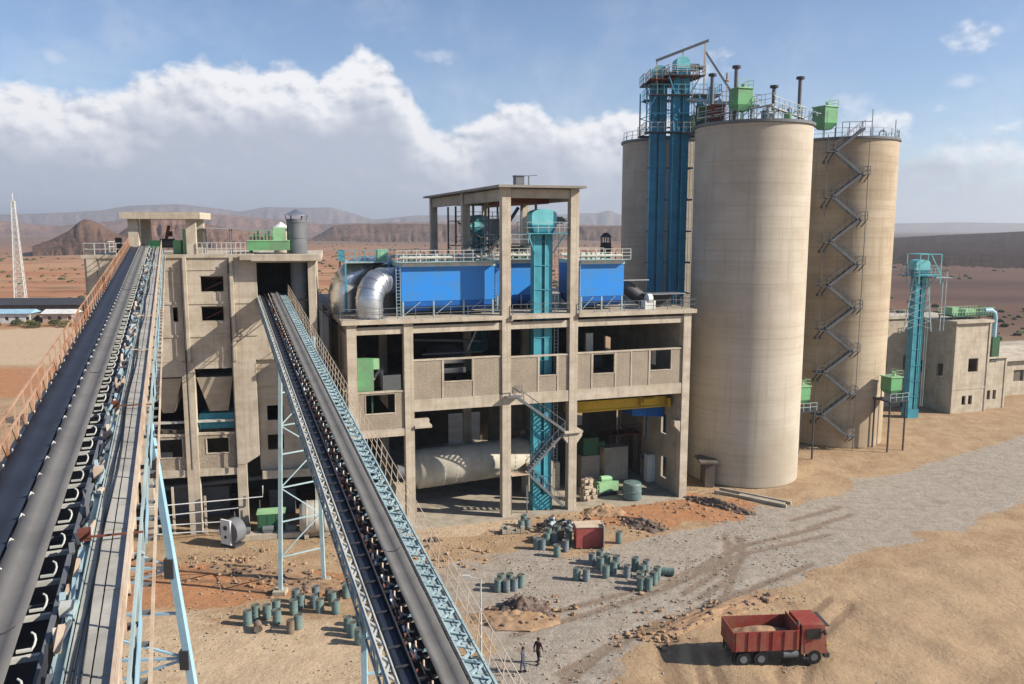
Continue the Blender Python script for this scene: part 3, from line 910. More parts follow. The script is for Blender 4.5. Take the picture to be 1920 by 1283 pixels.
def build_conv_left():
    t, L, trough = conveyor('belt_conveyor', 'left and nearest inclined conveyor with a dark belt, a grey belt and a plated walkway', (-5.87, 9.17, 23.65), (-32.6, 74.9, 27.15), 13, 3.0, 0)
    trough(-1.40, -.72, .10, .0, 'dbelt', 'dark_belt')
    trough(-.66, -.08, .13, .02, 'belt', 'grey_belt')
    y = .6
    k = 0
    while y < L - 1.5 and k < 96:
        f = MB()
        f.bar((-1.42, y, -.12), (.16, y, -.12), .07)
        f.bar((-.10, y, -.01), (.08, y, -.01), .045, .03)
        f.tube([(.07, y, -.01), (.10, y + .02, .03), (.115, y + .07, .08), (.10, y + .13, .12), (.06, y + .17, .135)], .016, 6)
        f.tube([(-.70, y, -.04), (-.685, y + .02, .10), (-.66, y + .14, .17), (-.63, y + .17, .12)], .018, 5)
        f.tube([(-1.42, y, -.02), (-1.44, y + .02, .12)], .02, 5)
        f.build('idler_frame', 'rail', t)
        y += 1.1
        k += 1
    # side beams below the belts
    MB().box(-1.46, -1.40, 0, L, -.32, -.14).build('left_beam', 'bmesh', t)
    MB().box(.20, .27, 0, L, -.30, .02).build('middle_beam', 'grey', t)
    MB().box(-1.38, .46, 0, L - 2, -.44, -.41).build('shade_sheet', 'dgrey', t)  # dark sheet added under the belts, standing in for shade in the gaps
    MB().box(-.69, -.67, 0, L, -.30, -.14).build('belt_beam', 'dgrey', t)
    # cable tray and loose steel beside the belts
    random.seed(3)
    MB().box(.34, .50, 0, L, -.16, -.12).box(.34, .355, 0, L, -.12, -.03).box(.485, .5, 0, L, -.12, -.03).build('cable_tray', 'bmesh', t)
    jb = {'lattice': MB(), 'dgrey': MB(), 'cream': MB(), 'grey': MB()}
    y = 1
    while y < L - 4:
        mm = random.choice(list(jb))
        x = random.uniform(.24, .46)
        w = random.uniform(.03, .09)
        ln = random.uniform(.15, .7)
        a = random.uniform(-.08, .08)
        jb[mm].bar((x, y, -.03 + random.uniform(0, .06)), (x + a, y + ln, random.uniform(0, .16)), w, .05)
        y += random.uniform(.12, .42)
    for mm, b in jb.items():
        tag(b.build('small_fitting', mm, t), kind='stuff')
    # plated walkway, two rows with a dark seam
    wk = MB()
    y = 0
    random.seed(5)
    while y < L - .2:
        ln = 1.18
        for (a, b) in ((.52, .79), (.815, 1.1)):
            dz = random.uniform(-.006, .006)
            wk.box(a, b, y + .012, y + ln - .012, -.10 + dz, -.075 + dz)
        y += ln
    wk.build('walkway', 'plate', t)
    un = MB()
    un.box(.79, .815, 0, L, -.16, -.11).box(1.08, 1.1, 0, L, -.22, -.11).box(.515, .53, 0, L, -.22, -.11)
    un.build('walkway_beam', 'dgrey', t)
    # rusty handrail on the right
    r = MB()
    y = .3
    while y < L:
        r.bar((1.14, y, -.15), (1.16, y, .62), .035)
        y += 1.25
    for z in (.62, .34):
        r.bar((1.155, 0, z), (1.155, L, z), .035)
    r.box(1.115, 1.13, 0, L, -.07, .06)
    r.build('right_handrail', 'cream', t)
    # rusty lattice handrail on the left edge
    r = MB()
    y = 0
    while y < L - 1:
        r.bar((-1.5, y, -.35), (-1.52, y, .86), .04)
        r.bar((-1.5, y, -.05), (-1.52, y + .62, .45), .022)
        r.bar((-1.5, y + .62, .45), (-1.52, y + 1.25, -.05), .022)
        y += 1.25
    for z in (.86, .42):
        r.bar((-1.52, 0, z), (-1.52, L, z), .045)
    r.build('left_handrail', 'rust', t)
    # side truss
    for x, nm in ((1.22, 'right_truss'), (-1.60, 'left_truss')):
        tr = MB()
        hw = .02 if x > 0 else .05
        tr.box(x - hw, x + hw, 0, L, -.25, -.13)
        tr.box(x - hw, x + hw, 0, L, -.85, -.77)
        y = 0
        i = 0
        while y < L - 2:
            tr.bar((x, y, -.2), (x, y, -.8), .06)
            tr.bar((x, y, -.2 if i % 2 else -.8), (x, y + 1.3, -.8 if i % 2 else -.2), .05)
            y += 1.3
            i += 1
        tr.build(nm, 'bmesh' if x > 0 else 'cream', t)
    cr = MB()
    y = 0
    while y < L - 2:
        cr.bar((-1.58, y, -.82), (1.2, y, -.82), .06)
        cr.bar((-1.58, y, -.3), (1.13, y, -.3), .06)
        cr.bar((-1.58, y, -.82), (1.2, y + 2.6, -.82), .04)
        y += 2.6
    cr.build('cross_beam', 'grey', t)
    # light blue plates and the pale outer rail of the cable route
    p = MB()
    random.seed(11)
    y = 2
    while y < L - 5:
        ln = random.uniform(1.2, 3.4)
        MB().box(1.272, 1.285, y, y + ln, -.7, -.3).build('side_plate', 'lblue', t)
        y += ln + random.uniform(1.0, 4.5)
    MB().box(1.38, 1.43, 0, L, -.90, -.82).build('outer_rail', 'cream', t)
    y = 0
    while y < L - 1:
        MB().bar((1.2, y, -.84), (1.39, y, -.86), .06).build('outrigger', 'grey', t)
        y += 1.0
    for k in range(26):
        yy = 1.5 + k * 2.7 + random.uniform(-.5, .5)
        MB().box(.30, .48, yy, yy + .22, -.02, .12 + random.uniform(0, .08)).bar((.39, yy, .05), (.9 * (k % 3 == 0) + .39, yy, .02), .03).build('switch_box', random.choice(['redsteel', 'dgrey', 'lattice', 'cream', 'grey', 'rail']), t)
    MB().tube([(.62 + .03 * math.sin(y_ * 1.3), y_ * 1.5, -.05) for y_ in range(int(L / 1.5))], .018, 5, False).tube([(.68 + .04 * math.sin(y_ * .9 + 1), y_ * 1.5, -.05) for y_ in range(int(L / 1.5))], .014, 5, False).build('loose_cable', 'dgrey', t)
    # splice marks on the belt
    for yy in (14.2, 30.5, 52):
        MB().bar((-.63, yy, .11), (-.46, yy + .02, .047), .02).bar((-.46, yy + .02, .047), (-.29, yy + .04, .047), .02).bar((-.29, yy + .04, .047), (-.12, yy + .1, .11), .02).build('belt_splice', 'dgrey', t)
    return t


def build_conv_right():
    t, L, trough = conveyor('belt_conveyor', 'right inclined conveyor with a light blue lattice walkway, ending in the dark opening', (-1.77, 20.3, 17.2), (-22.3, 77.4, 22.55), 17, 2.4, 1)
    trough(-1.07, -.66, .06, -.12, 'dbelt', 'dark_belt')
    y = 1
    while y < L - 2:
        MB().bar((-1.06, y, -.045), (-.68, y, -.045), .05).build('idler_shadow_bar', 'dgrey', t)  # dark bars drawn as the idler shadows across the belt
        y += .95
    trough(-.16, .52, .17, .05, 'belt', 'grey_belt')
    y = .6
    k = 0
    while y < L - 1 and k < 96:
        f = MB()
        f.bar((-1.3, y, -.25), (.62, y, -.25), .07)
        f.tube([(-.2, y, -.02), (-.30, y, .0), (-.36, y + .06, .10), (-.33, y + .2, .16)], .03, 6)
        f.tube([(.52, y, .0), (.6, y, .08)], .03, 6)
        f.build('idler_frame', 'cream', t)
        y += .95
        k += 1
    MB().box(.60, .68, 0, L, -.34, .10).build('belt_beam', 'dgrey', t)
    MB().box(-.64, -.60, 0, L, -.34, .04).build('belt_beam', 'dgrey', t)
    MB().box(-1.08, .6, 0, L - 1, -.44, -.41).build('shade_sheet', 'dgrey', t)  # added dark sheet that gives the belt gaps the black of shade
    MB().box(-.24, -.20, 0, L, -.34, -.04).build('belt_beam', 'dgrey', t)
    random.seed(8)
    jb = {'white': MB(), 'redsteel': MB()}
    y = 1
    while y < L - 4:
        mm = random.choice(list(jb))
        x = random.uniform(-.56, -.30)
        jb[mm].bar((x, y, -.1), (x + random.uniform(-.06, .06), y + random.uniform(.08, .3), random.uniform(-.05, .04)), .06, .04)
        y += random.uniform(.15, .5)
    for mm, b in jb.items():
        tag(b.build('small_fitting', mm, t), kind='stuff')
    # left lattice
    e = MB()
    e.box(-1.36, -1.31, 0, L, -.2, -.08).box(-1.13, -1.09, 0, L, -.2, -.05)
    y = 0
    i = 0
    while y < L - 1:
        e.bar((-1.34, y, -.12), (-1.11, y + .45, -.12), .07)
        e.bar((-1.11, y + .45, -.12), (-1.34, y + .9, -.12), .07)
        if i % 2 == 0:
            e.box(-1.31, -1.13, y + .2, y + .6, -.15, -.13)
        y += .9
        i += 1
    e.build('left_lattice', 'rail', t)
    # light blue walkway lattice
    e = MB()
    e.box(.74, .79, 0, L, -.16, -.06).box(1.29, 1.34, 0, L, -.16, -.06)
    y = 0
    while y < L - .8:
        e.bar((.77, y, -.10), (1.31, y + .36, -.10), .09, .04)
        e.bar((.77, y + .72, -.10), (1.31, y + .36, -.10), .09, .04)
        y += .72
    e.build('walkway_lattice', 'lattice', t)
    e = MB()
    y = 0
    random.seed(2)
    while y < L - 1:
        if random.random() < .8:
            MB().box(.82, 1.26, y + .02, y + .70, -.17, -.145).build('walkway_plate', 'bmesh', t)
        y += .72
    # side trusses
    for x, nm in ((1.36, 'right_truss'), (-1.38, 'left_truss')):
        tr = MB()
        tr.box(x - .035, x + .035, 0, L, -.22, -.14)
        tr.box(x - .035, x + .035, 0, L, -.85, -.79)
        y = 0
        i = 0
        while y < L - 1:
            tr.bar((x, y, -.2), (x, y, -.8), .05)
            tr.bar((x, y, -.2 if i % 2 else -.8), (x, y + .95, -.8 if i % 2 else -.2), .045)
            y += .95
            i += 1
        tr.build(nm, 'lattice', t)
    cr = MB()
    y = 0
    while y < L - 2:
        cr.bar((-1.36, y, -.82), (1.34, y, -.82), .06)
        cr.bar((-1.36, y, -.28), (1.34, y, -.28), .06)
        cr.bar((-1.36, y, -.82), (1.34, y + 1.9, -.82), .04)
        y += 1.9
    cr.build('cross_beam', 'lblue', t)
    # thin red lead handrail
    r = MB()
    y = 0
    while y < L - 1:
        r.bar((1.42, y, -.15), (1.50, y, .92), .028)
        y += 1.1
    for z, x in ((.92, 1.50), (.55, 1.475), (.2, 1.45)):
        r.bar((x, 0, z), (x, L, z), .022)
    r.build('right_handrail', 'cream', t)
    MB().bar((-.13, 24.5, .2), (.04, 24.5, .085), .02).bar((.04, 24.5, .085), (.32, 24.5, .085), .02).bar((.32, 24.5, .085), (.49, 24.5, .2), .02).build('belt_splice', 'dgrey', t)
    return t


build_conv_left()
build_conv_right()


def trestle(name, label, tops, feet, levels, w0, w1, m='lblue', node=None, pads=True):
    """tops/feet: matching corner points; cross bracing between neighbouring legs at the given heights"""
    t = thing(name, label, 'trestle', (sum(f[0] for f in feet) / len(feet), sum(f[1] for f in feet) / len(feet), 0))
    o = Vector(t.location)
    T = [Vector(p) - o for p in tops]
    F = [Vector(p) - o for p in feet]
    for a, b in zip(T, F):
        MB().bar(a, b, w0, w2=w1).build('leg', m, t)
        if pads:
            box('footing', 'conc2', t, b.x - .5, b.x + .5, b.y - .5, b.y + .5, -.1, .3)

    def at(i, z):
        k = (T[i].z - z) / (T[i].z - F[i].z)
        return T[i].lerp(F[i], k)
    n = len(T)
    pairs = [(i, (i + 1) % n) for i in range(n)] if n > 2 else [(0, 1)]
    for (i, j) in pairs:
        for k, z in enumerate(levels):
            MB().bar(at(i, z), at(j, z), w0 * .4).build('brace', m, t)
            if k + 1 < len(levels):
                a, b = (i, j) if k % 2 == 0 else (j, i)
                MB().bar(at(a, z), at(b, levels[k + 1]), w0 * .35).build('brace', m, t)
    if node:
        for k, z in enumerate(levels[::node]):
            for i in range(n):
                p = at(i, z)
                MB().box(p.x - w1 * .75, p.x + w1 * .2, p.y - w1 * .55, p.y + w1 * .45, p.z - .28, p.z + .28).build('gusset', 'dgrey', t)
    return t


trestle('conveyor_trestle', 'tall leaning light blue trestle under the left conveyor', [(-10.0, 22.4, 23.6), (-12.6, 22.0, 23.6)], [(-7.35, 22.0, 0), (-16.0, 22.0, 0)],
        [22.4, 20.95, 19.5, 18.15, 16.8, 15.4, 14, 12, 10, 8, 6, 4, 2], .17, .27, node=2)
trestle('conveyor_trestle', 'slim two legged light blue trestle standing behind the right conveyor', [(-17.75, 63.1, 20.3), (-15.7, 65.1, 20.4)], [(-18.5, 63.1, 0), (-15.5, 65.2, 0)],
        [19.0, 16.3, 13.7, 11.4, 8.7, 5.9, 3.0], .25, .30, m='lattice')
trestle('conveyor_trestle', 'near light blue trestle leg standing on sand below the right conveyor', [(-4.9, 26, 16.3), (-2.6, 26.8, 16.5)], [(-5.1, 26, 0), (-1.9, 26.8, 0)],
        [15.5, 14.2, 12.9, 10.5, 8, 5.5, 3], .18, .26)


# ------------------------------------------------------------------ mill building (middle)
def build_mill_building():
    t = thing('mill_building', 'open concrete frame mill building with a tall roofed tower bay rising from its deck', 'building', (FM.x, FM.y, 0), AM)
    cw = .44
    cols = {-15.0: 20.0, -9.7: 20.0, 0.0: 32.0, 7.1: 32.0, 20.0: 20.0}
    for u, h in cols.items():
        MB().box(u - cw, u + cw, -.05, .85, 0, h).build('column', 'conc', t)
    for v in (15, 31):
        for u, h in cols.items():
            MB().box(u - cw, u + cw, v - .4, v + .4, 0, h if v < 40 else 20).build('column', 'conc', t)
    for v in (7.5, 23):
        for u in (-15.0, 20.0):
            MB().box(u - .35, u + .35, v - .35, v + .35, 0, 20.0).build('column', 'conc', t)
    # deck slab with its lip, leaving the two tower columns free
    d = MB()
    for (a, b) in ((-15.9, -.447), (.447, 6.653), (7.547, 20.9)):
        d.box(a, b, -.35, .9, 20.05, 20.45)
    d.build('deck_lip', 'conc', t)
    MB().box(-15.9, 20.9, .903, 32.5, 20.05, 20.45).build('deck_slab', 'floorc', t)
    # beams under the deck
    us = [-15.0, -9.7, 0.0, 7.1, 20.0]
    for a, b in zip(us[:-1], us[1:]):
        MB().box(a + cw + .003, b - cw - .003, .12, .7, 19.05, 19.75).build('deck_beam', 'conc', t)
    for a, b in zip(us[:-1], us[1:]):
        for v in (15, 31):
            MB().box(a + cw + .003, b - cw - .003, v - .25, v + .25, 19.0, 20.047).build('deck_beam', 'conc2', t)
    for u in us:
        MB().box(u - .2, u + .2, .853, 30.6, 19.1, 20.047).build('deck_beam', 'conc2', t)
    # middle floor with its deep edge beam
    for a, b in zip(us[1:-1], us[2:]):
        MB().box(a + cw + .003, b - cw - .003, .0, .7, 11.5, 12.62).build('floor_beam', 'conc', t)
    MB().box(-15.0 + cw + .003, -9.7 - cw - .003, .0, .7, 9.25, 9.95).build('floor_beam', 'conc', t)
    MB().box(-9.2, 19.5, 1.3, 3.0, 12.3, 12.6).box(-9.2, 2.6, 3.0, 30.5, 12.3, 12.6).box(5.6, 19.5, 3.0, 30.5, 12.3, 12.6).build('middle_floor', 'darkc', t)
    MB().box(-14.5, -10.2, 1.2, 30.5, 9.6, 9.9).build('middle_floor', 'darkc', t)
    # spandrel walls
    sp = [(-9.7, 0.0, 12.623, 16.35, [(-6.35, -3.42, 14.15, 16.35)], [-6.42, -3.35]),
          (0.0, 7.1, 12.623, 16.2, [(3.43, 5.38, 14.2, 16.2)], [3.36, 5.45]),
          (7.1, 20.0, 12.623, 16.25, [(9.25, 11.74, 14.05, 16.1), (15.75, 18.3, 14.05, 16.25)], [9.17, 11.82, 13.6, 15.68]),
          (-15.0, -9.7, 9.953, 13.5, [(-13.88, -11.0, 11.45, 13.35)], [])]
    for a, b, z0, z1, hs, ribs in sp:
        s = MB().wall(a + cw + .003, b - cw - .003, z0, z1, .12, .36, hs).build('spandrel_wall', 'block', t)
        MB().box(a + cw + .003, b - cw - .003, .06, .42, z1 + .003, z1 + .15).build('coping', 'conc', s)
        for r_ in ribs:
            MB().box(r_ - .07, r_ + .07, .07, .117, z0, z1).build('wall_post', 'conc', s)
        for h in hs:
            MB().wall(h[0], h[1], h[2], h[3], .08, .30, [(h[0] + .07, h[1] - .07, h[2] + .1, h[3] + .5)]).build('window_frame', 'conc', s)
    MB().box(-9.25, -7.6, -.25, .8, 9.9, 10.15).box(-9.25, -7.8, .0, .8, 10.153, 10.7).build('balcony', 'conc', t)
    # corbels
    for u, s_ in ((7.1, -1), (7.1, 1)):
        MB().hexa([(u + s_ * .45, 0, 7.0), (u + s_ * .46, .8, 7.0), (u + s_ * .46, .8, 8.2), (u + s_ * .45, 0, 8.2)][:4],
                  [(u + s_ * 1.05, 0, 7.8), (u + s_ * 1.05, .8, 7.8), (u + s_ * 1.05, .8, 8.2), (u + s_ * 1.05, 0, 8.2)]).build('corbel', 'conc', t)
    MB().hexa([(19.55, 0, 7.2), (19.55, .8, 7.2), (19.55, .8, 8.5), (19.55, 0, 8.5)], [(18.8, 0, 8.0), (18.8, .8, 8.0), (18.8, .8, 8.5), (18.8, 0, 8.5)]).build('corbel', 'conc', t)
    MB().box(6.1, 8.1, -.35, 1.1, 8.203, 8.4).build('corbel_slab', 'conc', t)
    # inner side wall on the right, back wall, left side wall
    MB().wall(1.0, 14.5, 0, 10.2, 19.6, 19.85, [(3.0, 4.2, 1.2, 3.6), (7.2, 8.6, 4.6, 7.2), (3.2, 4.4, 6.2, 8.4), (8.2, 9.6, 0, 2.6)], axis='v').build('side_wall', 'conc2', t)
    MB().wall(1.0, 30.5, 10.203, 19.0, 19.6, 19.85, [(6, 8, 13.5, 15.2), (18, 20, 13.5, 15.2)], axis='v').build('side_wall', 'conc2', t)
    MB().wall(.9, 30.5, 9.9, 19.0, -15.3, -15.05, [(2, 6, 13, 15), (9, 13, 13, 15), (17, 21, 13, 15)], axis='v').build('side_wall', 'conc2', t)
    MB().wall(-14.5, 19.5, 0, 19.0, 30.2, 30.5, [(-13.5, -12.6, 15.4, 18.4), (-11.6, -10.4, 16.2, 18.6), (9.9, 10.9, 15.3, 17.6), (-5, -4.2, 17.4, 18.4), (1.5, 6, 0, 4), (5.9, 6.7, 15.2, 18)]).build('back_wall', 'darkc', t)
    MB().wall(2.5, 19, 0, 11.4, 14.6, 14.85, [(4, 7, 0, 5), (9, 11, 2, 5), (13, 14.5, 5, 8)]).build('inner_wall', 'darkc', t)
    box('ground_slab', 'floorc', t, -15.9, 20.6, -.6, 31, -.3, .03)
    # tower
    MB().box(-1.0, 8.0, -.8, 32.6, 32.72, 32.95).build('tower_roof', 'roofs', t)
    for a, v in ((0, 0.4), (0, 15), (0, 31)):
        MB().box(cw + .003, 7.1 - cw - .003, v - .25, v + .25, 31.75, 32.6).build('tower_beam', 'conc2', t)
    for u in (0.0, 7.1):
        for (a, b) in ((.853, 14.597), (15.403, 30.597)):
            MB().box(u - .25, u + .25, a, b, 31.5, 32.6).build('tower_beam', 'conc2', t)
    pl = MB()
    for v in range(2, 31, 2):
        pl.bar((.3, v, 32.6), (6.8, v, 32.6), .18)
    for u in (2, 3.5, 5):
        pl.bar((u, .6, 32.4), (u, 30.8, 32.4), .15)
    pl.box(1.5, 5.5, 3, 11, 31.3, 32.3)
    pl.build('roof_steel', 'redsteel', t)
    for u in (0.0, 7.1):
        for v in (0, 15, 31):
            if v:
                MB().box(u - cw, u + cw, v - .4, v + .4, 31.9, 32.715).build('column_head', 'conc2', t)
            else:
                MB().box(u - cw, u + cw, -.05, .85, 32.003, 32.715).build('column_head', 'conc', t)
    # deck railing
    MB().rail([(-15.8, -.2, 20.45), (-.55, -.2, 20.45)], step=1.7, r=.025).rail([(.55, -.2, 20.45), (6.6, -.2, 20.45)], r=.025).rail([(7.6, -.2, 20.45), (20.8, -.2, 20.45)], r=.025).rail([(20.8, -.2, 20.45), (20.8, 31, 20.45)], r=.025).rail([(-15.8, -.2, 20.45), (-15.8, 31, 20.45)], r=.025).build('deck_railing', 'grey', t)
    return t


build_mill_building()


def elevator(name, label, loc, rz, w, d, h, z0, m, mh, group=None, plat=True, legs=2, fl_=.35, head=2.6):
    """bucket elevator: twin leg casing, flared head, boot, platform, ladder"""
    t = thing(name, label, 'elevator', loc, rz, group)
    mb = MB()
    if legs == 2:
        a = w * .40
        mb.box(-w / 2, -w / 2 + a, 0, d, z0 + 1.6, h - head)
        mb.box(w / 2 - a, w / 2, 0, d, z0 + 1.6, h - head)
        mb.box(-w / 2 + a, w / 2 - a, d * .3, d * .7, z0 + 1.6, h - head)
    else:
        mb.box(-w / 2, w / 2, 0, d, z0 + 1.6, h - head)
    mb.build('casing', m, t)
    z = z0 + 3.5
    while z < h - head - .5:
        MB().box(-w / 2 - .07, w / 2 + .07, -.07, d + .07, z, z + .09).build('casing_flange', m, t)
        z += 2.4
    for x in ((-w / 2, w / 2 - w * .4) if legs == 2 else (-w / 2,)):
        MB().box(x - .045, x - .003, -.05, .05, z0 + 1.7, h - head - .3).build('edge_angle', mh, t)
    MB().box(-w / 2 - .1, w / 2 + .1, -.1, d + .1, z0, z0 + 1.6).build('boot', m, t)
    hh = h - head
    MB().hexa([(-w / 2 - .05, -.05, hh), (w / 2 + .05, -.05, hh), (w / 2 + .05, d + .05, hh), (-w / 2 - .05, d + .05, hh)],
              [(-w / 2 - fl_, -.3, hh + .8), (w / 2 + fl_, -.3, hh + .8), (w / 2 + fl_, d + .3, hh + .8), (-w / 2 - fl_, d + .3, hh + .8)]).build('throat', m, t)
    n = 10
    pr_ = [(-w / 2 - fl_, hh + .8), (w / 2 + fl_, hh + .8), (w / 2 + fl_, h - .8)] + [((w / 2 + fl_) * math.cos(a * PI / n), h - .8 + .55 * math.sin(a * PI / n)) for a in range(1, n)] + [(-w / 2 - fl_, h - .8)]
    hd = MB()
    hd.hexa([(x, -.2, z) for x, z in pr_], [(x, d + .2, z) for x, z in pr_])
    hd.build('head', mh, t)
    MB().box(w / 2 + fl_ + .01, w / 2 + 1.1, .1, d - .1, h - 1.7, h - 1.0).tube([(w / 2 + 1.1, d / 2, h - 1.35), (w / 2 + 1.7, d / 2, h - 1.35)], .25, 10).build('drive_motor', 'grey', t)
    if plat:
        p = MB().box(-w / 2 - 1.1, w / 2 + 1.5, -.9, d + .9, hh - .1, hh)
        pf = p.build('platform', 'teal' if m != 'siloblue' else 'dgrey', t)
        MB().rail([(-w / 2 - 1.1, -.9, hh), (w / 2 + 1.5, -.9, hh), (w / 2 + 1.5, d + .9, hh)], step=1.2).rail([(-w / 2 - 1.1, -.9, hh), (-w / 2 - 1.1, d + .9, hh)], step=1.2).build('platform_railing', 'bmesh', pf)
        for sx in (-1, 1):
            MB().bar((sx * w / 2, -.1, hh - 2), (sx * (w / 2 + 1), -.8, hh - .1), .1).build('platform_strut', m, t)
    ld = MB()
    for x in (w / 2 + .15, w / 2 + .55):
        ld.bar((x, -.25, z0 + 2), (x, -.25, hh), .04)
    z = z0 + 2.2
    while z < hh:
        ld.bar((w / 2 + .15, -.25, z), (w / 2 + .55, -.25, z), .03)
        z += .35
    ld.build('ladder', 'bmesh', t)
    return t


E1 = elevator('bucket_elevator', 'turquoise bucket elevator rising through the deck between the two tallest front columns', FM.w(4.2, 1.0, 0), AM, 1.9, 1.2, 31.0, 0.05, 'teal', 'teall')
E2 = elevator('bucket_elevator', 'darker turquoise bucket elevator at the back of the roofed tower bay', FM.w(5.4, 28.2, 12.6), AM, 1.9, 1.3, 18.2, 0, 'teal', 'teall')


def bag_filter(name, label, u, v, w, d):
    t = place(name, label, 'bag filter', FM, AM, u, v, 20.45)
    b = MB().box(0, w, 0, d, 1.45, 4.75)
    x = .6
    b.build('casing', 'blue', t)
    MB().box(-.06, w + .06, -.06, d + .06, 4.753, 5.15).build('header', 'ptrim', t)
    for k in range(int(w / 1.55)):
        a = .1 + k * 1.55
        box('hatch', 'white', t, a, a + 1.2, -.09, -.063, 4.8, 5.1)
    hp = max(1, round(w / 3.2))
    for k in range(hp):
        a, c = k * w / hp + .1, (k + 1) * w / hp - .1
        m_ = (a + c) / 2
        MB().hexa([(a + .25, d * .08, .45), (c - .25, d * .08, .45), (c - .25, d * .8, .45), (a + .25, d * .8, .45)], [(a, .10, .947), (c, .10, .947), (c, d - .15, .947), (a, d - .15, .947)]).build('hopper', 'deepblue', t)
    for k in range(hp + 1):
        for y in (.1, d - .1):
            MB().bar((k * (w - .3) / hp + .15, y, 0), (k * (w - .3) / hp + .15, y, 1.447), .16).build('leg', 'bmesh', t)
    for k in range(hp):
        MB().bar((k * w / hp + .3, 0, .2), ((k + .6) * w / hp, 0, 1.4), .06).build('leg_brace', 'bmesh', t)
    MB().box(.25, w - .25, .03, d - .1, .95, 1.447).build('lower_skirt', 'deepblue', t)
    # header gallery: pipes, valves and pale rails
    MB().tube([(0, .5, 5.6), (w, .5, 5.6)], .16, 8).tube([(0, d - .6, 5.6), (w, d - .6, 5.6)], .16, 8).build('air_pipe', 'rail', t)
    for k in range(int(w / .55)):
        MB().tube([(.3 + k * .55, .5, 5.15), (.3 + k * .55, .5, 6.0)], .09, 6).build('valve', 'dgreen' if k % 3 else 'rail', t)
    MB().box(-.5, w + .4, -.75, -.1, 5.2, 5.26).build('gallery', 'bmesh', t)
    MB().rail([(-.5, -.72, 5.26), (w + .4, -.72, 5.26)], 1.05, .9, .03, 3).build('gallery_railing', 'rail', t)
    MB().rail([(-.5, d, 5.2), (w + .4, d, 5.2)], 1.05, .9, .03).build('gallery_railing', 'rail', t)
    # side ladder
    ld = MB()
    for x in (-.55, -.15):
        ld.bar((x, -.3, 0), (x, -.3, 6.0), .05)
    for k in range(18):
        ld.bar((-.55, -.3, .3 + k * .32), (-.15, -.3, .3 + k * .32), .035)
    ld.build('ladder', 'bmesh', t)
    return t


bag_filter('bag_filter', 'long bright blue bag filter on the deck left of the tower columns', -9.9, 2.0, 9.3, 6)
bag_filter('bag_filter', 'shorter bright blue bag filter on the deck right of the tower columns', 8.6, 2.0, 4.9, 6)
bag_filter('bag_filter', 'dim blue bag filter inside the tower bay behind the turquoise elevator', .9, 6.2, 5.5, 4)


def duct(label, pts, r, m='galv'):
    o = Vector(FM.w(pts[0][0], pts[0][1], 20.45))
    t = thing('duct', label, 'duct', o, AM, 'curved ducts on the deck')
    P = [Vector((p[0] - pts[0][0], p[1] - pts[0][1], p[2] - 20.45)) for p in pts]
    MB().tube(P, r, 28).build('pipe', m, t)
    for i in range(1, len(P) - 1, 2):
        d = (P[i + 1] - P[i - 1]).normalized()
        MB().tube([P[i] - d * .06, P[i] + d * .06], r + .06, 28).build('flange', m, t)
    MB().lathe([(r + .02, 0), (r + .35, 0), (r + .35, .12), (r + .02, .12)], n=28).build('base_flange', 'grey', t)
    return t


def arc_pts(u0, v0, rad, zb, dirv, ztop_extra=2.0, n=9):
    pts = [(u0, v0, 20.45), (u0, v0, (20.45 + zb) / 2), (u0, v0, zb)]
    for k in range(1, n + 1):
        a = k / n * PI / 2
        s = rad * (1 - math.cos(a))
        pts.append((u0 + dirv[0] * s, v0 + dirv[1] * s, zb + rad * math.sin(a)))
    e = pts[-1]
    pts.append((e[0] + dirv[0] * ztop_extra, e[1] + dirv[1] * ztop_extra, e[2]))
    return pts


duct('bright silver duct bending down to the deck left of the long blue bag filter', arc_pts(-13.0, 1.9, 1.9, 21.9, (.72, .69), 2.4), 1.28)
duct('second silver duct curving behind the bright one at the corner of the deck', arc_pts(-14.7, 8.2, 2.6, 21.9, (.9, .43), 3.0), 1.45, 'galv')
duct('dark duct between the silver bends and the long blue bag filter', arc_pts(-10.6, 6.2, 1.2, 22.9, (.2, .98), 1.0), 1.1, 'grey')
t = place('pipe_rack', 'teal and grey pipe rack with rails over the silver ducts', 'rack', FM, AM, -12.9, 8.5, 20.45)
MB().box(-1.8, 2.7, -2.3, 2.5, 5.0, 5.12).build('platform', 'bmesh', t)
MB().rail([(-1.8, -2.3, 5.12), (2.7, -2.3, 5.12)], 1.1, .5).rail([(-1.8, -2.3, 5.12), (-1.8, 2.5, 5.12)], 1.1, .5).build('railing', 'teal', t)
for x, y in ((-1.7, -2.2), (2.6, -2.2), (-1.7, 2.4), (2.6, 2.4)):
    MB().bar((x, y, 0), (x, y, 5), .16).build('leg', 'teal', t)
MB().box(1.6, 2.6, -1.6, -.4, 5.12, 6.3).build('control_box', 'pgreen', t)

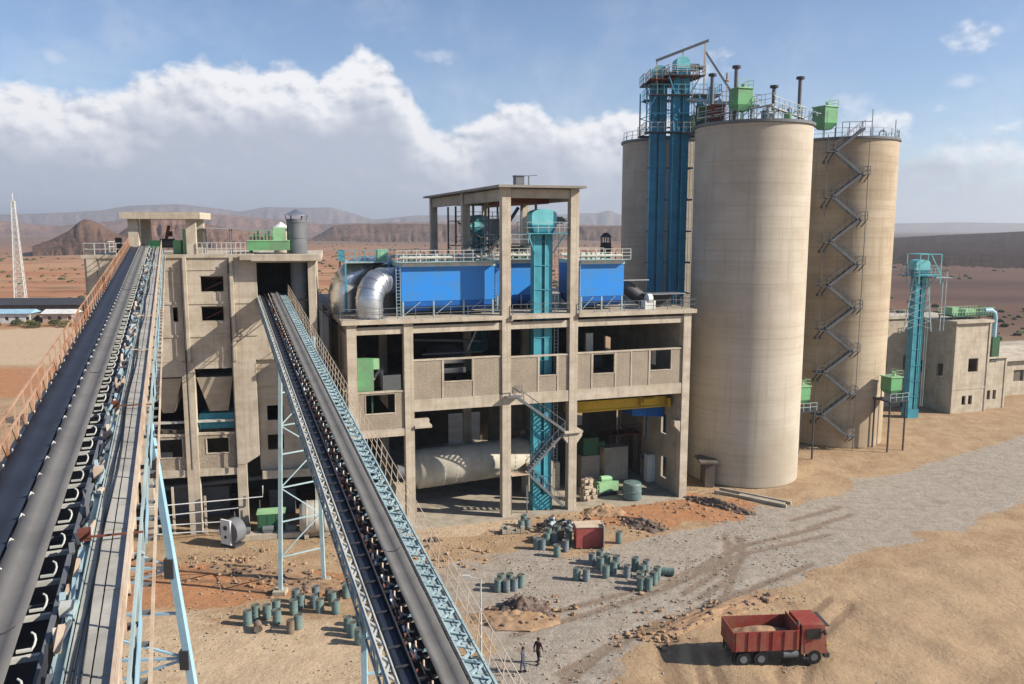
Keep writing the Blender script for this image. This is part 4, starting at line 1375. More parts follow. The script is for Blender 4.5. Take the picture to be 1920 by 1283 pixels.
# tower contents
t = place('tower_platforms', 'grey steel platforms, stairs and chutes inside the roofed tower bay', 'platforms', FM, AM, 1.2, 12.2, 20.45)
for z in (3.2, 6.6):
    p = MB().box(-.7, 5.2, -3.2, 1.8, z, z + .1).build('platform', 'dgrey', t)
    MB().rail([(-.7, -3.2, z + .1), (5.2, -3.2, z + .1)], 1.05, 1.0).build('railing', 'bmesh', p)
for x, y in ((-.6, -3.1), (5.1, -3.1), (-.6, 1.7), (5.1, 1.7)):
    MB().bar((x, y, 0), (x, y, 11.2), .22).build('post', 'grey', t)
MB().bar((-.5, -3.4, 5.5), (3.0, -3.4, 10.6), .3).build('chute', 'dgrey', t)
MB().bar((3.6, -3.5, 6.4), (5.6, -3.5, 3.2), .3).bar((4.3, -3.4, 6.9), (6.2, -3.4, 2.6), .16).build('chute', 'dgrey', t)
MB().tube([(1, -1.5, 6.7), (1, -1.5, 9.4)], .7, 16).tube([(3.6, -1, 3.3), (3.6, -1, 6.4)], .8, 16).build('cyclone', 'grey', t)
MB().box(-.2, 1.4, -2.8, -1.4, 0, 2.4).box(2.2, 4.8, -2.9, -1.2, 0, 2.0).build('cabinet', 'grey', t)
t = place('tower_back_frame', 'dark lattice of stairs and platforms behind the rear turquoise elevator', 'platforms', FM, AM, 2.2, 24, 20.45)
for z in (3.0, 6.2, 9.2):
    MB().box(-1.6, 3.9, -2, 2, z, z + .1).rail([(-1.6, -2, z + .1), (3.9, -2, z + .1)], 1.05, .8).build('platform', 'dgrey', t)
MB().bar((-1.3, -2, 3.1), (3.2, -2, 6.1), .2).bar((3.2, -2, 6.3), (-1.3, -2, 9.1), .2).build('stair', 'dgrey', t)
for x, y in ((-1.5, -1.9), (3.8, -1.9), (-1.5, 1.9), (3.8, 1.9)):
    MB().bar((x, y, 0), (x, y, 11), .2).build('post', 'grey', t)

t = place('roof_vent_box', 'grey vent box standing on the tower roof', 'vent', FM, AM, 6.0, 14, 32.95)
MB().box(-.5, .5, -.5, .5, 0, 1.7).build('casing', 'grey', t)
MB().box(-.6, .6, -.6, .6, 1.703, 1.8).build('cap', 'grey', t)
t = place('roof_mast', 'thin T shaped mast beside the vent box on the tower roof', 'mast', FM, AM, 7.2, 14, 32.95)
MB().bar((0, 0, 0), (0, 0, 1.75), .12).build('pole', 'grey', t)
MB().bar((-.9, 0, 1.75), (1.0, 0, 1.85), .08).build('arm', 'grey', t)
t = place('dark_stack', 'short black exhaust stack on the deck near the left silo', 'stack', FM, AM, 19.4, 19.4, 20.45)
MB().lathe([(0, 0), (.68, 0), (.68, 6.6), (.6, 6.6), (0, 6.5)], n=20).build('pipe', 'dgrey', t)
c_ = MB().lathe([(.72, 7.25), (.72, 7.3), (.35, 7.75), (0, 7.85)], n=20).build('cap', 'dgrey', t)
st = MB()
for k in range(6):
    st.bar((.62 * math.cos(k), .62 * math.sin(k), 6.5), (.66 * math.cos(k), .66 * math.sin(k), 7.3), .08)
st.build('cap_strut', 'dgrey', c_)
t = place('deck_fan', 'pale fan casing under a thin canopy at the right end of the deck', 'fan', FM, AM, 16.2, 1.5, 20.45)
MB().box(-.6, .6, -.4, .6, 0, .9).tube([(-.25, 0, 1.05), (.25, 0, 1.05)], .55, 16).build('casing', 'white', t)
t = place('deck_canopy', 'thin pale sheet canopy on posts at the right end of the deck', 'canopy', FM, AM, 17.2, 2.6, 20.45)
MB().box(-.8, 3.6, -.8, 1.2, 1.45, 1.52).build('roof_sheet', 'galv', t)
for x in (-.6, 3.4):
    for y in (-.6, 1):
        MB().bar((x, y, 0), (x, y, 1.45), .08).build('post', 'grey', t)
t = place('deck_ductwork', 'dark inclined ductwork right of the shorter blue bag filter', 'duct', FM, AM, 14.6, 3.2, 20.45)
MB().tube([(0, 1, 2.4), (1.0, 1, 1.6), (2.2, 1, .8), (3.4, 1, .6)], .75, 16).build('pipe', 'dgrey', t)
MB().box(-.9, 2.3, -.3, .4, 2.9, 3.0).build('cover_plate', 'galv', t)
MB().box(2.8, 5.6, .6, 2.0, 0, 1.2).build('casing', 'dgrey', t)

# green hopper and steel in the left bay
t = place('green_feed_box', 'bright green feeder box in the left bay of the mill building', 'feeder', FM, AM, -13.7, .9, 9.95)
MB().box(-.75, .75, -.3, 1.0, 3.7, 6.7).build('casing', 'green', t)
MB().box(.753, 1.35, .0, .7, 5.7, 6.7).build('spout_box', 'pgreen', t)
for x in (-.6, .6):
    MB().bar((x, 0, 0), (x, 0, 3.7), .15).build('leg', 'dgreen', t)
t = place('left_bay_machine', 'grey screw chute and pipes standing in the left bay', 'machine', FM, AM, -12.0, 4.2, 9.9)
MB().bar((-1.0, 0, 3.6), (.3, 0, 5.2), .28).bar((.4, 0, 5.2), (.5, 0, 3.0), .28).build('chute', 'rail', t)
MB().box(.4, 2.2, -.5, .8, 3.0, 4.6).build('casing', 'grey', t)
MB().tube([(-2.2, 1.4, 8.8), (-2.4, 1.2, 6.5), (-2.6, 1, 4.5)], .22, 10).build('pipe', 'white', t)
MB().box(-2.5, 2.6, -.6, 2.4, 2.7, 2.9).build('platform', 'dgrey', t)
for x in (-2.3, 2.3):
    MB().bar((x, 0, 0), (x, 0, 2.7), .2).build('post', 'dgrey', t)
t = place('separator', 'grey separator housing with pipes on the middle floor behind the longest wall', 'machine', FM, AM, -4.5, 7, 12.6)
MB().lathe([(.4, 0), (1.9, 1.6), (1.9, 3.8), (1.2, 4.4), (0, 4.4)], n=20).build('casing', 'dgrey', t)
MB().tube([(-3.4, -1, 5.0), (3.6, -1, 4.6)], .14, 8).tube([(-3, -2.5, 3.7), (3.4, -2.5, 3.7)], .1, 8).build('pipe', 'grey', t)
MB().box(-1.8, 1.2, -3.9, -2.6, 1.9, 2.4).box(-1.4, 1.0, -3.9, -2.6, 2.9, 3.3).build('tray', 'galv', t)
MB().bar((1.8, -2, 3.6), (3.0, -2, 6.2), .14).build('chute', 'rail', t)
for x in (-1.3, 1.3):
    MB().bar((x, 0, 0), (x, 0, 1.2), .2).build('leg', 'dgrey', t)
t = place('middle_floor_motor', 'dim motor and gearbox on the middle floor in the widest bay', 'machine', FM, AM, 11.5, 6, 12.6)
MB().tube([(-1.5, 0, 1.8), (1.2, 0, 1.8)], .9, 16).box(-1.8, 3, -.8, .8, 0, .9).build('motor', 'dgrey', t)
MB().box(-1.3, -.5, -2, -1.6, 3.0, 5.2).build('pale_panel', 'rail', t)

# yellow travelling crane and blue hoist cover
t = place('bridge_crane', 'yellow bridge crane girder under the right bay floor', 'crane', FM, AM, 13.2, 2.4, 9.5)
g = MB().box(-5.5, 5.6, -.3, .3, .35, 1.35).build('girder', 'yellow', t)
MB().box(-5.5, 5.6, -.45, .45, .2, .347).build('flange', 'yellow', g)
MB().box(2.4, 4.3, -.75, -.32, .6, 1.5).tube([(2.6, -.8, 1.2), (4.0, -.8, 1.2)], .3, 10).build('trolley', 'yellow', t)
MB().bar((3.3, -.6, .2), (3.3, -.6, -1.1), .05).build('hoist_rope', 'dgrey', t)
MB().box(-5.8, -5.5, -.9, .9, .2, 1.2).box(5.6, 5.9, -.9, .9, .2, 1.2).build('end_carriage', 'yellow', t)
t = place('blue_duct_hood', 'dark blue sloping hood hanging beside the right column', 'hood', FM, AM, 17.4, 3.4, 8.2)
MB().hexa([(-1.9, 0, .4), (1.9, 0, 0), (1.9, 2.4, 0), (-1.9, 2.4, .4)], [(-1.9, 0, 1.7), (1.9, 0, 1.5), (1.9, 2.4, 1.5), (-1.9, 2.4, 1.7)]).build('hood', 'deepblue', t)
MB().bar((-.6, -.1, 2.3), (1.9, -.1, 1.6), .14).build('pipe', 'galv', t)

# ball mill
t = place('ball_mill', 'huge beige horizontal ball mill lying in the ground floor bay', 'mill', FM, AM, -9.2, 5.6, 4.1, rz=8)
MB().tube([(1.0, 0, 0), (1.2, 0, 0), (15.8, 0, 0), (16, 0, 0)], 2.0, 40, radii=[1.7, 2.02, 2.02, 1.7]).build('shell', 'dustw', t)
MB().tube([(0, 0, 0), (.99, 0, 0)], 1.7, 32, radii=[.8, 1.7]).build('head', 'dustw', t)
MB().tube([(-.9, 0, 0), (0, 0, 0)], .8, 24).build('trunnion', 'grey', t)
MB().tube([(14.0, 0, 0), (14.6, 0, 0)], 2.35, 40).build('girth_gear', 'grey', t)
for k in range(1, 10):
    r_ = MB().tube([(.98 + k * 1.35, 0, 0), (1.02 + k * 1.35, 0, 0)], 2.03, 40)
    for j in range(28):
        a = j * 2 * PI / 28
        r_.tube([(1 + k * 1.35, 2.01 * math.cos(a), 2.01 * math.sin(a)), (1 + k * 1.35, 2.08 * math.cos(a), 2.08 * math.sin(a))], .05, 5)
    r_.build('bolt_row', 'dustw', t)
box('pier', 'conc2', t, -1.4, .3, -1.3, 1.3, -4.1, -1.0)
box('pier', 'conc2', t, 16.2, 17.6, -1.3, 1.3, -4.1, -1.0)
MB().tube([(16.0, 0, 0), (17.2, 0, 0)], .8, 20).build('trunnion', 'grey', t)

# steel stairs in the tower bay
t = place('steel_stair', 'zigzag steel stair between the two tallest front columns', 'staircase', FM, AM, 0, -.1, 0)
fl = [((.9, 12.4), (6.3, 8.4)), ((6.2, 8.3), (2.3, 4.4)), ((2.3, 4.3), (6.1, .5))]
for (a, b) in fl:
    f = MB()
    for y in (.1, 1.0):
        f.bar((a[0], y, a[1]), (b[0], y, b[1]), .07, .26)
        f.bar((a[0], y, a[1] + 1.0), (b[0], y, b[1] + 1.0), .05)
        for k in range(7):
            x, z = a[0] + (b[0] - a[0]) * k / 6, a[1] + (b[1] - a[1]) * k / 6
            f.bar((x, y, z), (x, y, z + 1.0), .04)
    n = int(abs(a[1] - b[1]) / .24)
    for k in range(n):
        x, z = a[0] + (b[0] - a[0]) * (k + .5) / n, a[1] + (b[1] - a[1]) * (k + .5) / n
        f.box(x - .14, x + .14, .1, 1.0, z, z + .03)
    f.build('flight', 'grey', t)
MB().box(.48, 2.4, .0, 1.1, 4.2, 4.32).build('landing', 'cream', t)
MB().box(-.2, 1.4, -.6, .8, 12.35, 12.46).rail([(.5, -.55, 12.46), (1.4, -.55, 12.46)], 1, .9).build('landing', 'grey', t)
for x in (.6, 2.3):
    MB().bar((x, .5, 0), (x, .5, 4.2), .12).build('post', 'grey', t)
t = place('pier_block', 'rough lit concrete pier block behind the stair', 'block', FM, AM, 5.4, 6.0, 0)
MB().box(-1.3, 1.3, -1, 1.4, 0, 3.4).build('block', 'conc2', t)
MB().box(-1.5, 1.5, -1.2, 1.6, 3.403, 3.8).build('cap', 'conc', t)
t = place('small_column_block', 'pale square concrete stub pier beside the turquoise elevator', 'block', FM, AM, 6.0, 3.2, 0)
MB().box(-.3, .3, -.3, .3, 0, 3.6).box(-.4, .4, -.4, .4, -.05, .25).build('stub', 'conc', t)

# ground floor equipment in the right bay
t = thing('skid_unit', 'pale green pump skid with a dark base beside the tall right column', 'machine', (10.3, 88.2, 0), 22)
MB().box(-1.2, 1.2, -.7, .7, .45, 1.5).build('tank', 'pgreen', t)
MB().tube([(-.7, 0, 1.7), (.6, 0, 1.7)], .35, 14).build('motor', 'pgreen', t)
MB().box(-1.6, 1.6, -.9, .9, 0, .447).build('skid', 'dgrey', t)
MB().rail([(-1.5, -.85, .45), (-1.2, -.85, .45)], .9, .3).build('handrail', 'pgreen', t)
t = thing('green_drum_tank', 'squat sea green tank on the sand next to the pale skid', 'tank', (12.9, 86.4, 0), 0)
MB().lathe([(0, .1), (.95, .1), (1.0, .2), (1.0, 1.7), (.9, 1.85), (0, 1.95)], n=26).build('shell', 'drum', t)
MB().lathe([(1.0, .9), (1.05, .92), (1.05, 1.0), (1.0, 1.02)], n=26).build('hoop', 'drum', t)
MB().box(-1.0, 1.0, -.2, .2, 0, .1).build('foot', 'dgrey', t)
t = thing('white_cabinet', 'grey white control cabinet against the inner side wall', 'cabinet', (16.0, 92.5, 0), 18)
MB().box(-.75, .75, -.4, .4, .1, 3.3).build('body', 'white', t)
MB().box(-.68, -.02, -.43, -.402, .2, 3.2).box(.02, .68, -.43, -.402, .2, 3.2).build('door', 'white', t)
t = thing('khaki_cabinet', 'large khaki cabinet block deep in the right bay', 'cabinet', (11.8, 93.2, 0), 18)
MB().box(-1.5, 1.5, -.5, .9, .1, 4.0).build('body', 'conc2', t)
MB().box(-1.4, -.05, -.53, -.502, .2, 3.8).box(.05, 1.4, -.53, -.502, .2, 3.8).build('door', 'conc2', t)
t = thing('gearbox_block', 'dark green gearbox on a brick pier in the right bay', 'machine', (8.6, 91.5, 0), 18)
MB().box(-1.2, 1.0, -1, 1, 0, 3.6).build('pier', 'block', t)
MB().box(-.9, .9, -.8, .8, 3.6, 5.6).tube([(.9, 0, 4.6), (1.9, 0, 4.6)], .4, 12).build('gearbox', 'dgreen', t)
t = thing('red_frame', 'dull red steel frame platform behind the khaki cabinet', 'platform', (13.0, 95.5, 0), 18)
MB().box(-2, 2, -.8, 1.5, 4.9, 5.05).rail([(-2, -.8, 5.05), (2, -.8, 5.05)], 1.1, 1).build('platform', 'redsteel', t)
for x in (-1.9, 1.9):
    for y in (-.7, 1.4):
        MB().bar((x, y, 0), (x, y, 4.9), .2).build('post', 'redsteel', t)
t = thing('brick_stack', 'loose stack of pale bricks beside the tall right column', 'bricks', (8.2, 85.9, 0), 18)
random.seed(4)
b = MB()
for k in range(90):
    z = random.choice([0, .35, .7, 1.05, 1.4, 1.75, 2.1])
    x, y = random.uniform(-.7, .7 - z * .2), random.uniform(-.5, .5)
    b.box(x - .2, x + .2, y - .12, y + .12, z, z + .3)
b.build('bricks', 'cream', t)
tag(t, kind=None)


# ------------------------------------------------------------------ silos
SR, SH = 6.45, 40.3


def silo(label, x, y, m='silo'):
    t = thing('silo', label, 'silo', (x, y, 0), 0, 'round concrete cement silos')
    MB().lathe([(SR, 0), (SR, SH - .35)], n=128).build('shell', m, t)
    MB().lathe([(SR + .0, SH - .347), (SR + .22, SH - .3), (SR + .22, SH), (0, SH + .02)], n=128, smooth_=False).build('roof_slab', 'grey', t)
    r_ = MB()
    n = 26
    for k in range(n):
        a, b_ = 2 * PI * k / n, 2 * PI * (k + 1) / n
        p = (SR * .985 * math.cos(a), SR * .985 * math.sin(a), SH)
        q = (SR * .985 * math.cos(b_), SR * .985 * math.sin(b_), SH)
        r_.rail([p, q], 1.1, 9, .025, 2)
    r_.build('railing', 'bmesh', t)
    return t


s1 = silo('large round concrete silo nearest the camera, in the middle of the three', 27.3, 96.5)
s2 = silo('left round concrete silo, half hidden behind the blue elevator casings', 21.4, 114.5)
s3 = silo('right round concrete silo that carries the zigzag stair', 44.6, 113.5, 'silob')
MB().box(-5.6, -4.5, -6.0, -3.6, 0, 2.8).box(-6.3, -4.3, -6.6, -3.4, 2.803, 3.0).build('door_lobby', 'darkc', s1)

# zigzag stair on the right silo
t = thing('silo_stair', 'dark zigzag steel stair climbing the face of the right silo', 'staircase', (42.0, 105.7, 0), 0)
zt = 41.1
x0, x1 = -2.3, 2.3
xr = []
z = zt
flip = 1
while z > 3.5:
    za, zb = z, z - 2.8
    dx = 0
    a, b = (1.75, -1.75) if flip else (-1.75, 1.75)
    f = MB()
    for y in (0, .85):
        f.bar((a, y, za), (b, y, zb), .06, .32)
        f.bar((a, y, za + 1.0), (b, y, zb + 1.0), .045)
        for k in range(6):
            xx, zz = a + (b - a) * k / 5, za + (zb - za) * k / 5
            f.bar((xx, y, zz), (xx, y, zz + 1.0), .035)
    for k in range(13):
        xx, zz = a + (b - a) * (k + .5) / 13, za + (zb - za) * (k + .5) / 13
        f.box(xx - .15, xx + .15, 0, .85, zz - .02, zz + .02)
    f.build('flight', 'grey', t)
    s_ = 1 if b > 0 else -1
    l = MB().box(b, b + s_ * .95, -.05, 1.9, zb - .08, zb)
    lo = l.build('landing', 'grey', t)
    MB().rail([(b + s_ * .93, 0, zb), (b + s_ * .93, 1.8, zb)], 1.0, .9).rail([(b, -.03, zb), (b + s_ * .93, -.03, zb)], 1.0, .9).build('landing_railing', 'grey', lo)
    MB().bar((b + s_ * .2, 1.9, zb - 1.2), (b + s_ * .2, .1, zb - .1), .1).bar((b + s_ * .8, 1.9, zb - 1.2), (b + s_ * .8, .1, zb - .1), .1).box(b + s_ * .1, b + s_ * .3, 1.5, 1.9, zb - 1.4, zb - 1.0).box(b + s_ * .7, b + s_ * .9, 1.5, 1.9, zb - 1.4, zb - 1.0).build('bracket', 'dgrey', lo)
    z = zb
    flip = 1 - flip
MB().bar((-2.6, .4, 0), (-2.6, .4, 40.4), .07).bar((2.6, .4, 0), (2.6, .4, 41.2), .07).build('guide_post', 'grey', t)

# blue elevators between the silos
E3 = elevator('bucket_elevator', 'left of the two tall blue bucket elevators between the silos', (17.55, 102.2, 0), 0, 1.9, 1.3, 48.2, 0, 'siloblue', 'teall', group='blue bucket elevators at the silos', head=2.4, fl_=-.15)
E4 = elevator('bucket_elevator', 'right of the two tall blue bucket elevators, nearer the middle silo', (19.95, 100.6, 0), 8, 1.9, 1.3, 48.9, 0, 'siloblue', 'teall', group='blue bucket elevators at the silos', head=2.4, fl_=-.15)
t = thing('elevator_tower', 'dark steel tower of platforms and rails round the blue elevator heads', 'tower', (18.8, 101, 0), 0)
for x, y in ((-3.0, -.6), (4.2, -.9), (-3.0, 4.6), (4.2, 4.6)):
    MB().bar((x, y, 39.9), (x, y, 45.2), .16).build('post', 'siloblue', t)
for z, x0, x1 in ((39.9, -3.2, 4.4), (44.2, -2.7, 5.6)):
    p = MB().box(x0, x1, -.9, -.2, z, z + .15).box(x0, x1, 3.3, 4.9, z, z + .15).box(2.6, x1, -.2, 3.3, z, z + .15).build('platform', 'dgrey', t)
    MB().rail([(x0, -.9, z + .15), (x1, -.9, z + .15)], 1.1, .8).rail([(x1, -.9, z + .15), (x1, 4.8, z + .15)], 1.1, 1).rail([(x0, -.9, z + .15), (x0, 4.8, z + .15)], 1.1, 1).build('railing', 'teall' if z > 42 else 'rail', p)
br = MB()
for k in range(2):
    z = 40.1 + k * 2.1
    br.bar((2.9, -.95, z), (4.2, -.95, z + 2.1), .09).bar((4.2, -.95, z), (2.9, -.95, z + 2.1), .09)
    br.bar((-3, -.8, z), (-1.9, -.8, z + 2.1), .09).bar((-3, -.6, z), (4.2, -.9, z), .1)
    br.bar((4.2, -.9, z), (4.2, 4.6, z + 2.1), .09)
    br.bar((4.2, 4.6, z), (-3.0, 4.6, z + 2.1), .09).bar((-3, 4.6, z), (4.2, 4.6, z + 2.1), .09).bar((2.9, 2.2, z), (5.4, 2.2, z + 2.1), .1).bar((2.9, -.95, z + 1.05), (5.6, -.95, z + 1.05), .09).bar((5.4, -.9, z), (5.4, -.9, z + 2.1), .12)
br.build('brace', 'siloblue', t)
MB().box(2.6, 4.6, .6, 3.4, 40.1, 42.2).build('drive_house', 'dgreen', t)
MB().tube([(3.2, -.5, 42.4), (3.2, -.5, 44)], .35, 12).tube([(1.6, 2.6, 40.5), (5.2, 2.6, 42.6)], .3, 10).build('chute', 'siloblue', t)
zz = [39.9, 36.2, 32.4, 28.6, 24.8, 21]
tb = MB()
for z in zz:
    tb.box(-2.4, 3.1, 1.7, 1.95, z - .25, z - .05)
    tb.bar((3.0, 1.8, z - .15), (3.0, 4.5, z - .15), .14)
tb.build('casing_tie', 'siloblue', t)
m_ = MB()
m_.bar((-1.9, .2, 48.3), (4.1, -.2, 50.5), .28)
m_.build('monorail_beam', 'grey', t)
MB().bar((-1.6, .2, 44.4), (-1.8, .2, 48.2), .13).bar((1.2, 0, 44.4), (1.2, 0, 49.3), .13).bar((3.7, -.2, 44.4), (3.7, -.2, 50.3), .16).build('monorail_post', 'cream', t)
MB().bar((3.7, -.1, 49.4), (7.2, -.1, 44.4), .2).bar((7.2, -.1, 44.6), (7.2, -.1, 39.9), .22).build('raking_strut', 'grey', t)
for (x, z, w) in ((-1.2, 46.0, 2.1), (1.3, 46.3, 2.7)):
    p = MB().box(x - w / 2 - .5, x + w / 2 + .3, -1.1, 2.6, z, z + .14).build('head_platform', 'redsteel', t)
    MB().rail([(x - w / 2 - .5, -1.1, z), (x + w / 2 + .3, -1.1, z), (x + w / 2 + .3, 2.6, z)], 1.1, .7).rail([(x - w / 2 - .5, -1.1, z), (x - w / 2 - .5, 2.6, z)], 1.1, .7).build('railing', 'cream', p)
MB().bar((-2.7, -.8, 44.4), (-1.9, -.9, 46.0), .1).build('strut', 'grey', t)


def tpipe(label, x, y, h, r=.22):
    t = thing('vent_pipe', label, 'vent pipe', (x, y, SH), 0, 'dark vent pipes on the silo tops')
    MB().tube([(0, 0, 0), (0, 0, h)], r, 12).build('pipe', 'grey', t)
    MB().lathe([(0, h), (r * 2.1, h + .02), (r * 2.1, h + .28), (0, h + .32)], n=14).build('cap', 'dgrey', t)


tpipe('shortest dark vent pipe, beside the raking strut', 22.6, 97, 5.5)
tpipe('vent pipe left of the larger green filter box on the middle silo', 24.35, 93.4, 5.7)
tpipe('vent pipe on the right half of the middle silo, lower of its two', 29.0, 95, 3.9)
tpipe('tallest vent pipe at the right edge of the middle silo', 32.2, 96, 5.0)
t = thing('warning_mast', 'thin mast with a small red lamp head on the middle silo', 'mast', (23.75, 95.0, SH), 0)
MB().bar((0, 0, 0), (0, 0, 4.2), .08).build('pole', 'cream', t)
MB().lathe([(0, 4.6), (.3, 4.62), (.3, 4.7), (.12, 4.8), (.1, 5.5), (0, 5.6)], n=10).build('lamp', 'rust', t)


def green_filter(label, loc, rz, s=1.0, zb=1.6):
    t = thing('silo_filter', label, 'filter', loc, rz, 'green dust filters')
    w = 1.25 * s
    MB().box(-w, w, -w, w, zb, zb + 2.3 * s).build('casing', 'green', t)
    MB().box(-w - .12, w + .12, -w - .12, w + .12, zb + 2.3 * s + .003, zb + 2.45 * s).build('lid', 'pgreen', t)
    MB().box(w + .003, w + .45, -.4, .5, zb + .3, zb + 1.8 * s).tube([(.3, 0, zb + 2.45 * s), (.3, 0, zb + 3.1 * s)], .25, 10).build('fan', 'pgreen', t)
    MB().hexa([(-.6, -.6, zb * .62), (.6, -.6, zb * .62), (.6, .6, zb * .62), (-.6, .6, zb * .62)], [(-w, -w, zb - .003), (w, -w, zb - .003), (w, w, zb - .003), (-w, w, zb - .003)]).build('hopper', 'green', t)
    for x in (-w + .1, w - .1):
        for y in (-w + .1, w - .1):
            MB().bar((x, y, 0), (x, y, zb), .1).build('leg', 'dgreen', t)
    MB().rail([(-w, -w, zb + 2.45 * s), (w, -w, zb + 2.45 * s), (w, w, zb + 2.45 * s)], .8, .8, .02).build('railing', 'pgreen', t)
    return t


green_filter('green filter box on top of the middle silo', (24.7, 92.6, SH), 18, .72, 1.7)
green_filter('green filter box on top of the right silo, showing past the middle silo', (41.0, 112.0, SH), 25, .88, 2.1)
green_filter('green filter on a post between the feet of the middle and right silos', (36.1, 102.6, 6.3), 20, .72, 1.3)
green_filter('green filter on a post right of the right silo, beside the turquoise elevator', (49.5, 106.8, 6.7), 20, .72, 1.3)
for x, y, z, lb in ((36.1, 102.6, 6.3, 'steel stand under the green filter between the silos'), (49.5, 106.8, 6.7, 'steel stand under the green filter right of the right silo')):
    t = thing('filter_stand', lb, 'stand', (x, y, 0), 20)
    MB().box(-1.5, 1.5, -1.5, 1.5, z - .15, z - .003).build('platform', 'dgrey', t)
    for a in (-1.3, 1.3):
        for b in (-1.3, 1.3):
            MB().bar((a, b, 0), (a, b, z - .15), .16).build('leg', 'dgrey', t)
    MB().rail([(-1.5, -1.5, z), (1.5, -1.5, z)], 1, 1).build('railing', 'bmesh', t)

t = thing('silo_walkway', 'pale steel walkway and braced frame crossing the middle silo top', 'walkway', (26.0, 91.8, SH), 0)
MB().bar((-5.4, 3.2, .6), (1.8, -.6, 1.6), .5, .12).bar((1.8, -.6, 1.3), (6.2, 2.4, .5), .4, .12).build('deck', 'rail', t)
MB().rail([(-5.4, 3.0, .7), (1.8, -.8, 1.7)], 1.1, .9).rail([(1.8, -.8, 1.4), (6.2, 2.2, .6)], 1.1, .9).build('railing', 'rail', t)
q = MB()
for k in range(5):
    a = (-4.6 + k * 1.5, 2.7 - k * .75)
    q.bar((a[0], a[1], 0), (a[0], a[1], .8 + .17 * k), .1)
    q.bar((a[0], a[1], 0), (a[0] + 1.2, a[1] - .6, .8 + .17 * k), .07)
q.build('support', 'rail', t)
t = thing('silo_pipework', 'bluish pipe frame and arched pipes on the silo tops', 'pipework', (30.5, 93.5, SH), 0)
q = MB()
random.seed(9)
for k in range(9):
    x, y = -5.5 + k * 1.15, random.uniform(-1.5, 1.5)
    h = random.uniform(1.0, 2.5)
    q.bar((x, y, 0), (x, y, h), .09)
    if k < 8:
        q.bar((x, y, h), (x + 1.15, y + .5, h * .9), .08)
for k in range(3):
    cx = -2 + k * 2.0
    q.tube([(cx + .35 * math.cos(a * PI / 8), -1.8 + .2 * k, .5 + .5 * math.sin(a * PI / 8)) for a in range(9)], .07, 8)
q.build('frame', 'bmesh', t)
for i, (x, y, w, d, h, m, lb) in enumerate(((22.6, 94.6, 1.5, 1.2, 1.9, 'redsteel', 'dull red aeration blower on the left rim of the middle silo'), (27.6, 92.4, 1.0, .9, 1.0, 'bmesh', 'small blue grey valve box right of the green filter on the middle silo'),
                                               (29.9, 92.6, .7, .7, .8, 'pgreen', 'small pale green valve unit on the right part of the middle silo'), (22.0, 98.6, 1.8, 1.4, 2.3, 'dgreen', 'dark green filter behind the dull red blower'))):
    t = thing('silo_machine', lb, 'machine', (x, y, SH), 10 + 20 * i)
    MB().box(-w / 2, w / 2, -d / 2, d / 2, .25, h).build('casing', m, t)
    MB().box(-w / 2 - .08, w / 2 + .08, -d / 2 - .08, d / 2 + .08, h + .003, h + .1).build('lid', m, t)
    MB().tube([(0, 0, h + .1), (0, 0, h + .5), (.5, 0, h + .7)], .13, 8).build('outlet', 'grey', t)
    MB().box(-w / 2, w / 2, -d / 2, -d / 2 + .15, 0, .247).box(-w / 2, w / 2, d / 2 - .15, d / 2, 0, .247).build('skid', 'dgrey', t)
t = thing('air_slide', 'long grey air slide running from the blue elevator heads onto the middle silo', 'duct', (22.5, 98.5, SH), 0)
MB().bar((-1.6, 1.6, 3.4), (5.0, -3.6, 1.9), .42, .34).bar((-2.4, 3.6, 3.6), (-1.6, 1.6, 3.4), .42, .34).build('trough', 'bmesh', t)
q = MB()
q.rail([(-1.5, 1.2, 3.6), (5.0, -4.0, 2.1)], 1.0, .9, .03)
for k in range(6):
    x, y, z = -1.3 + k * 1.2, 1.3 - k * .95, 3.3 - k * .27
    q.bar((x, y, 0), (x, y, z), .1)
    q.bar((x, y, 0), (x + 1.1, y - .9, z - .3), .06)
q.build('support', 'rail', t)
t = thing('silo_pipework', 'bluish rail frame and a small arched pipe on the right silo top', 'pipework', (44.6, 109.5, SH), 0)
q = MB()
for (a, b) in (((-2.2, 0, 0), (-2.2, 0, 2.0)), ((-2.2, 0, 2.0), (1.6, 0, 2.1)), ((1.6, 0, 0), (1.6, 0, 3.6)), ((3.65, .4, .15), (5.7, 2.4, .15)), ((-.6, 0, 0), (.4, 0, 1.9)), ((-1.2, .3, 0), (-1.2, .3, 2.0)), ((.4, 0, 0), (.4, 0, 2.0)), ((5.7, 2.4, 0), (5.7, 2.4, 2.6))):
    q.bar(a, b, .1)
q.bar((1.6, 0, .15), (3.65, .4, .15), .08)
q.tube([(3.2 + .45 * math.cos(a * PI / 8), .4, .5 + .5 * math.sin(a * PI / 8)) for a in range(9)], .1, 8)
q.tube([(2.75, .4, 0), (2.75, .4, .5)], .1, 8).tube([(3.65, .4, 0), (3.65, .4, .5)], .1, 8)
q.build('frame', 'bmesh', t)


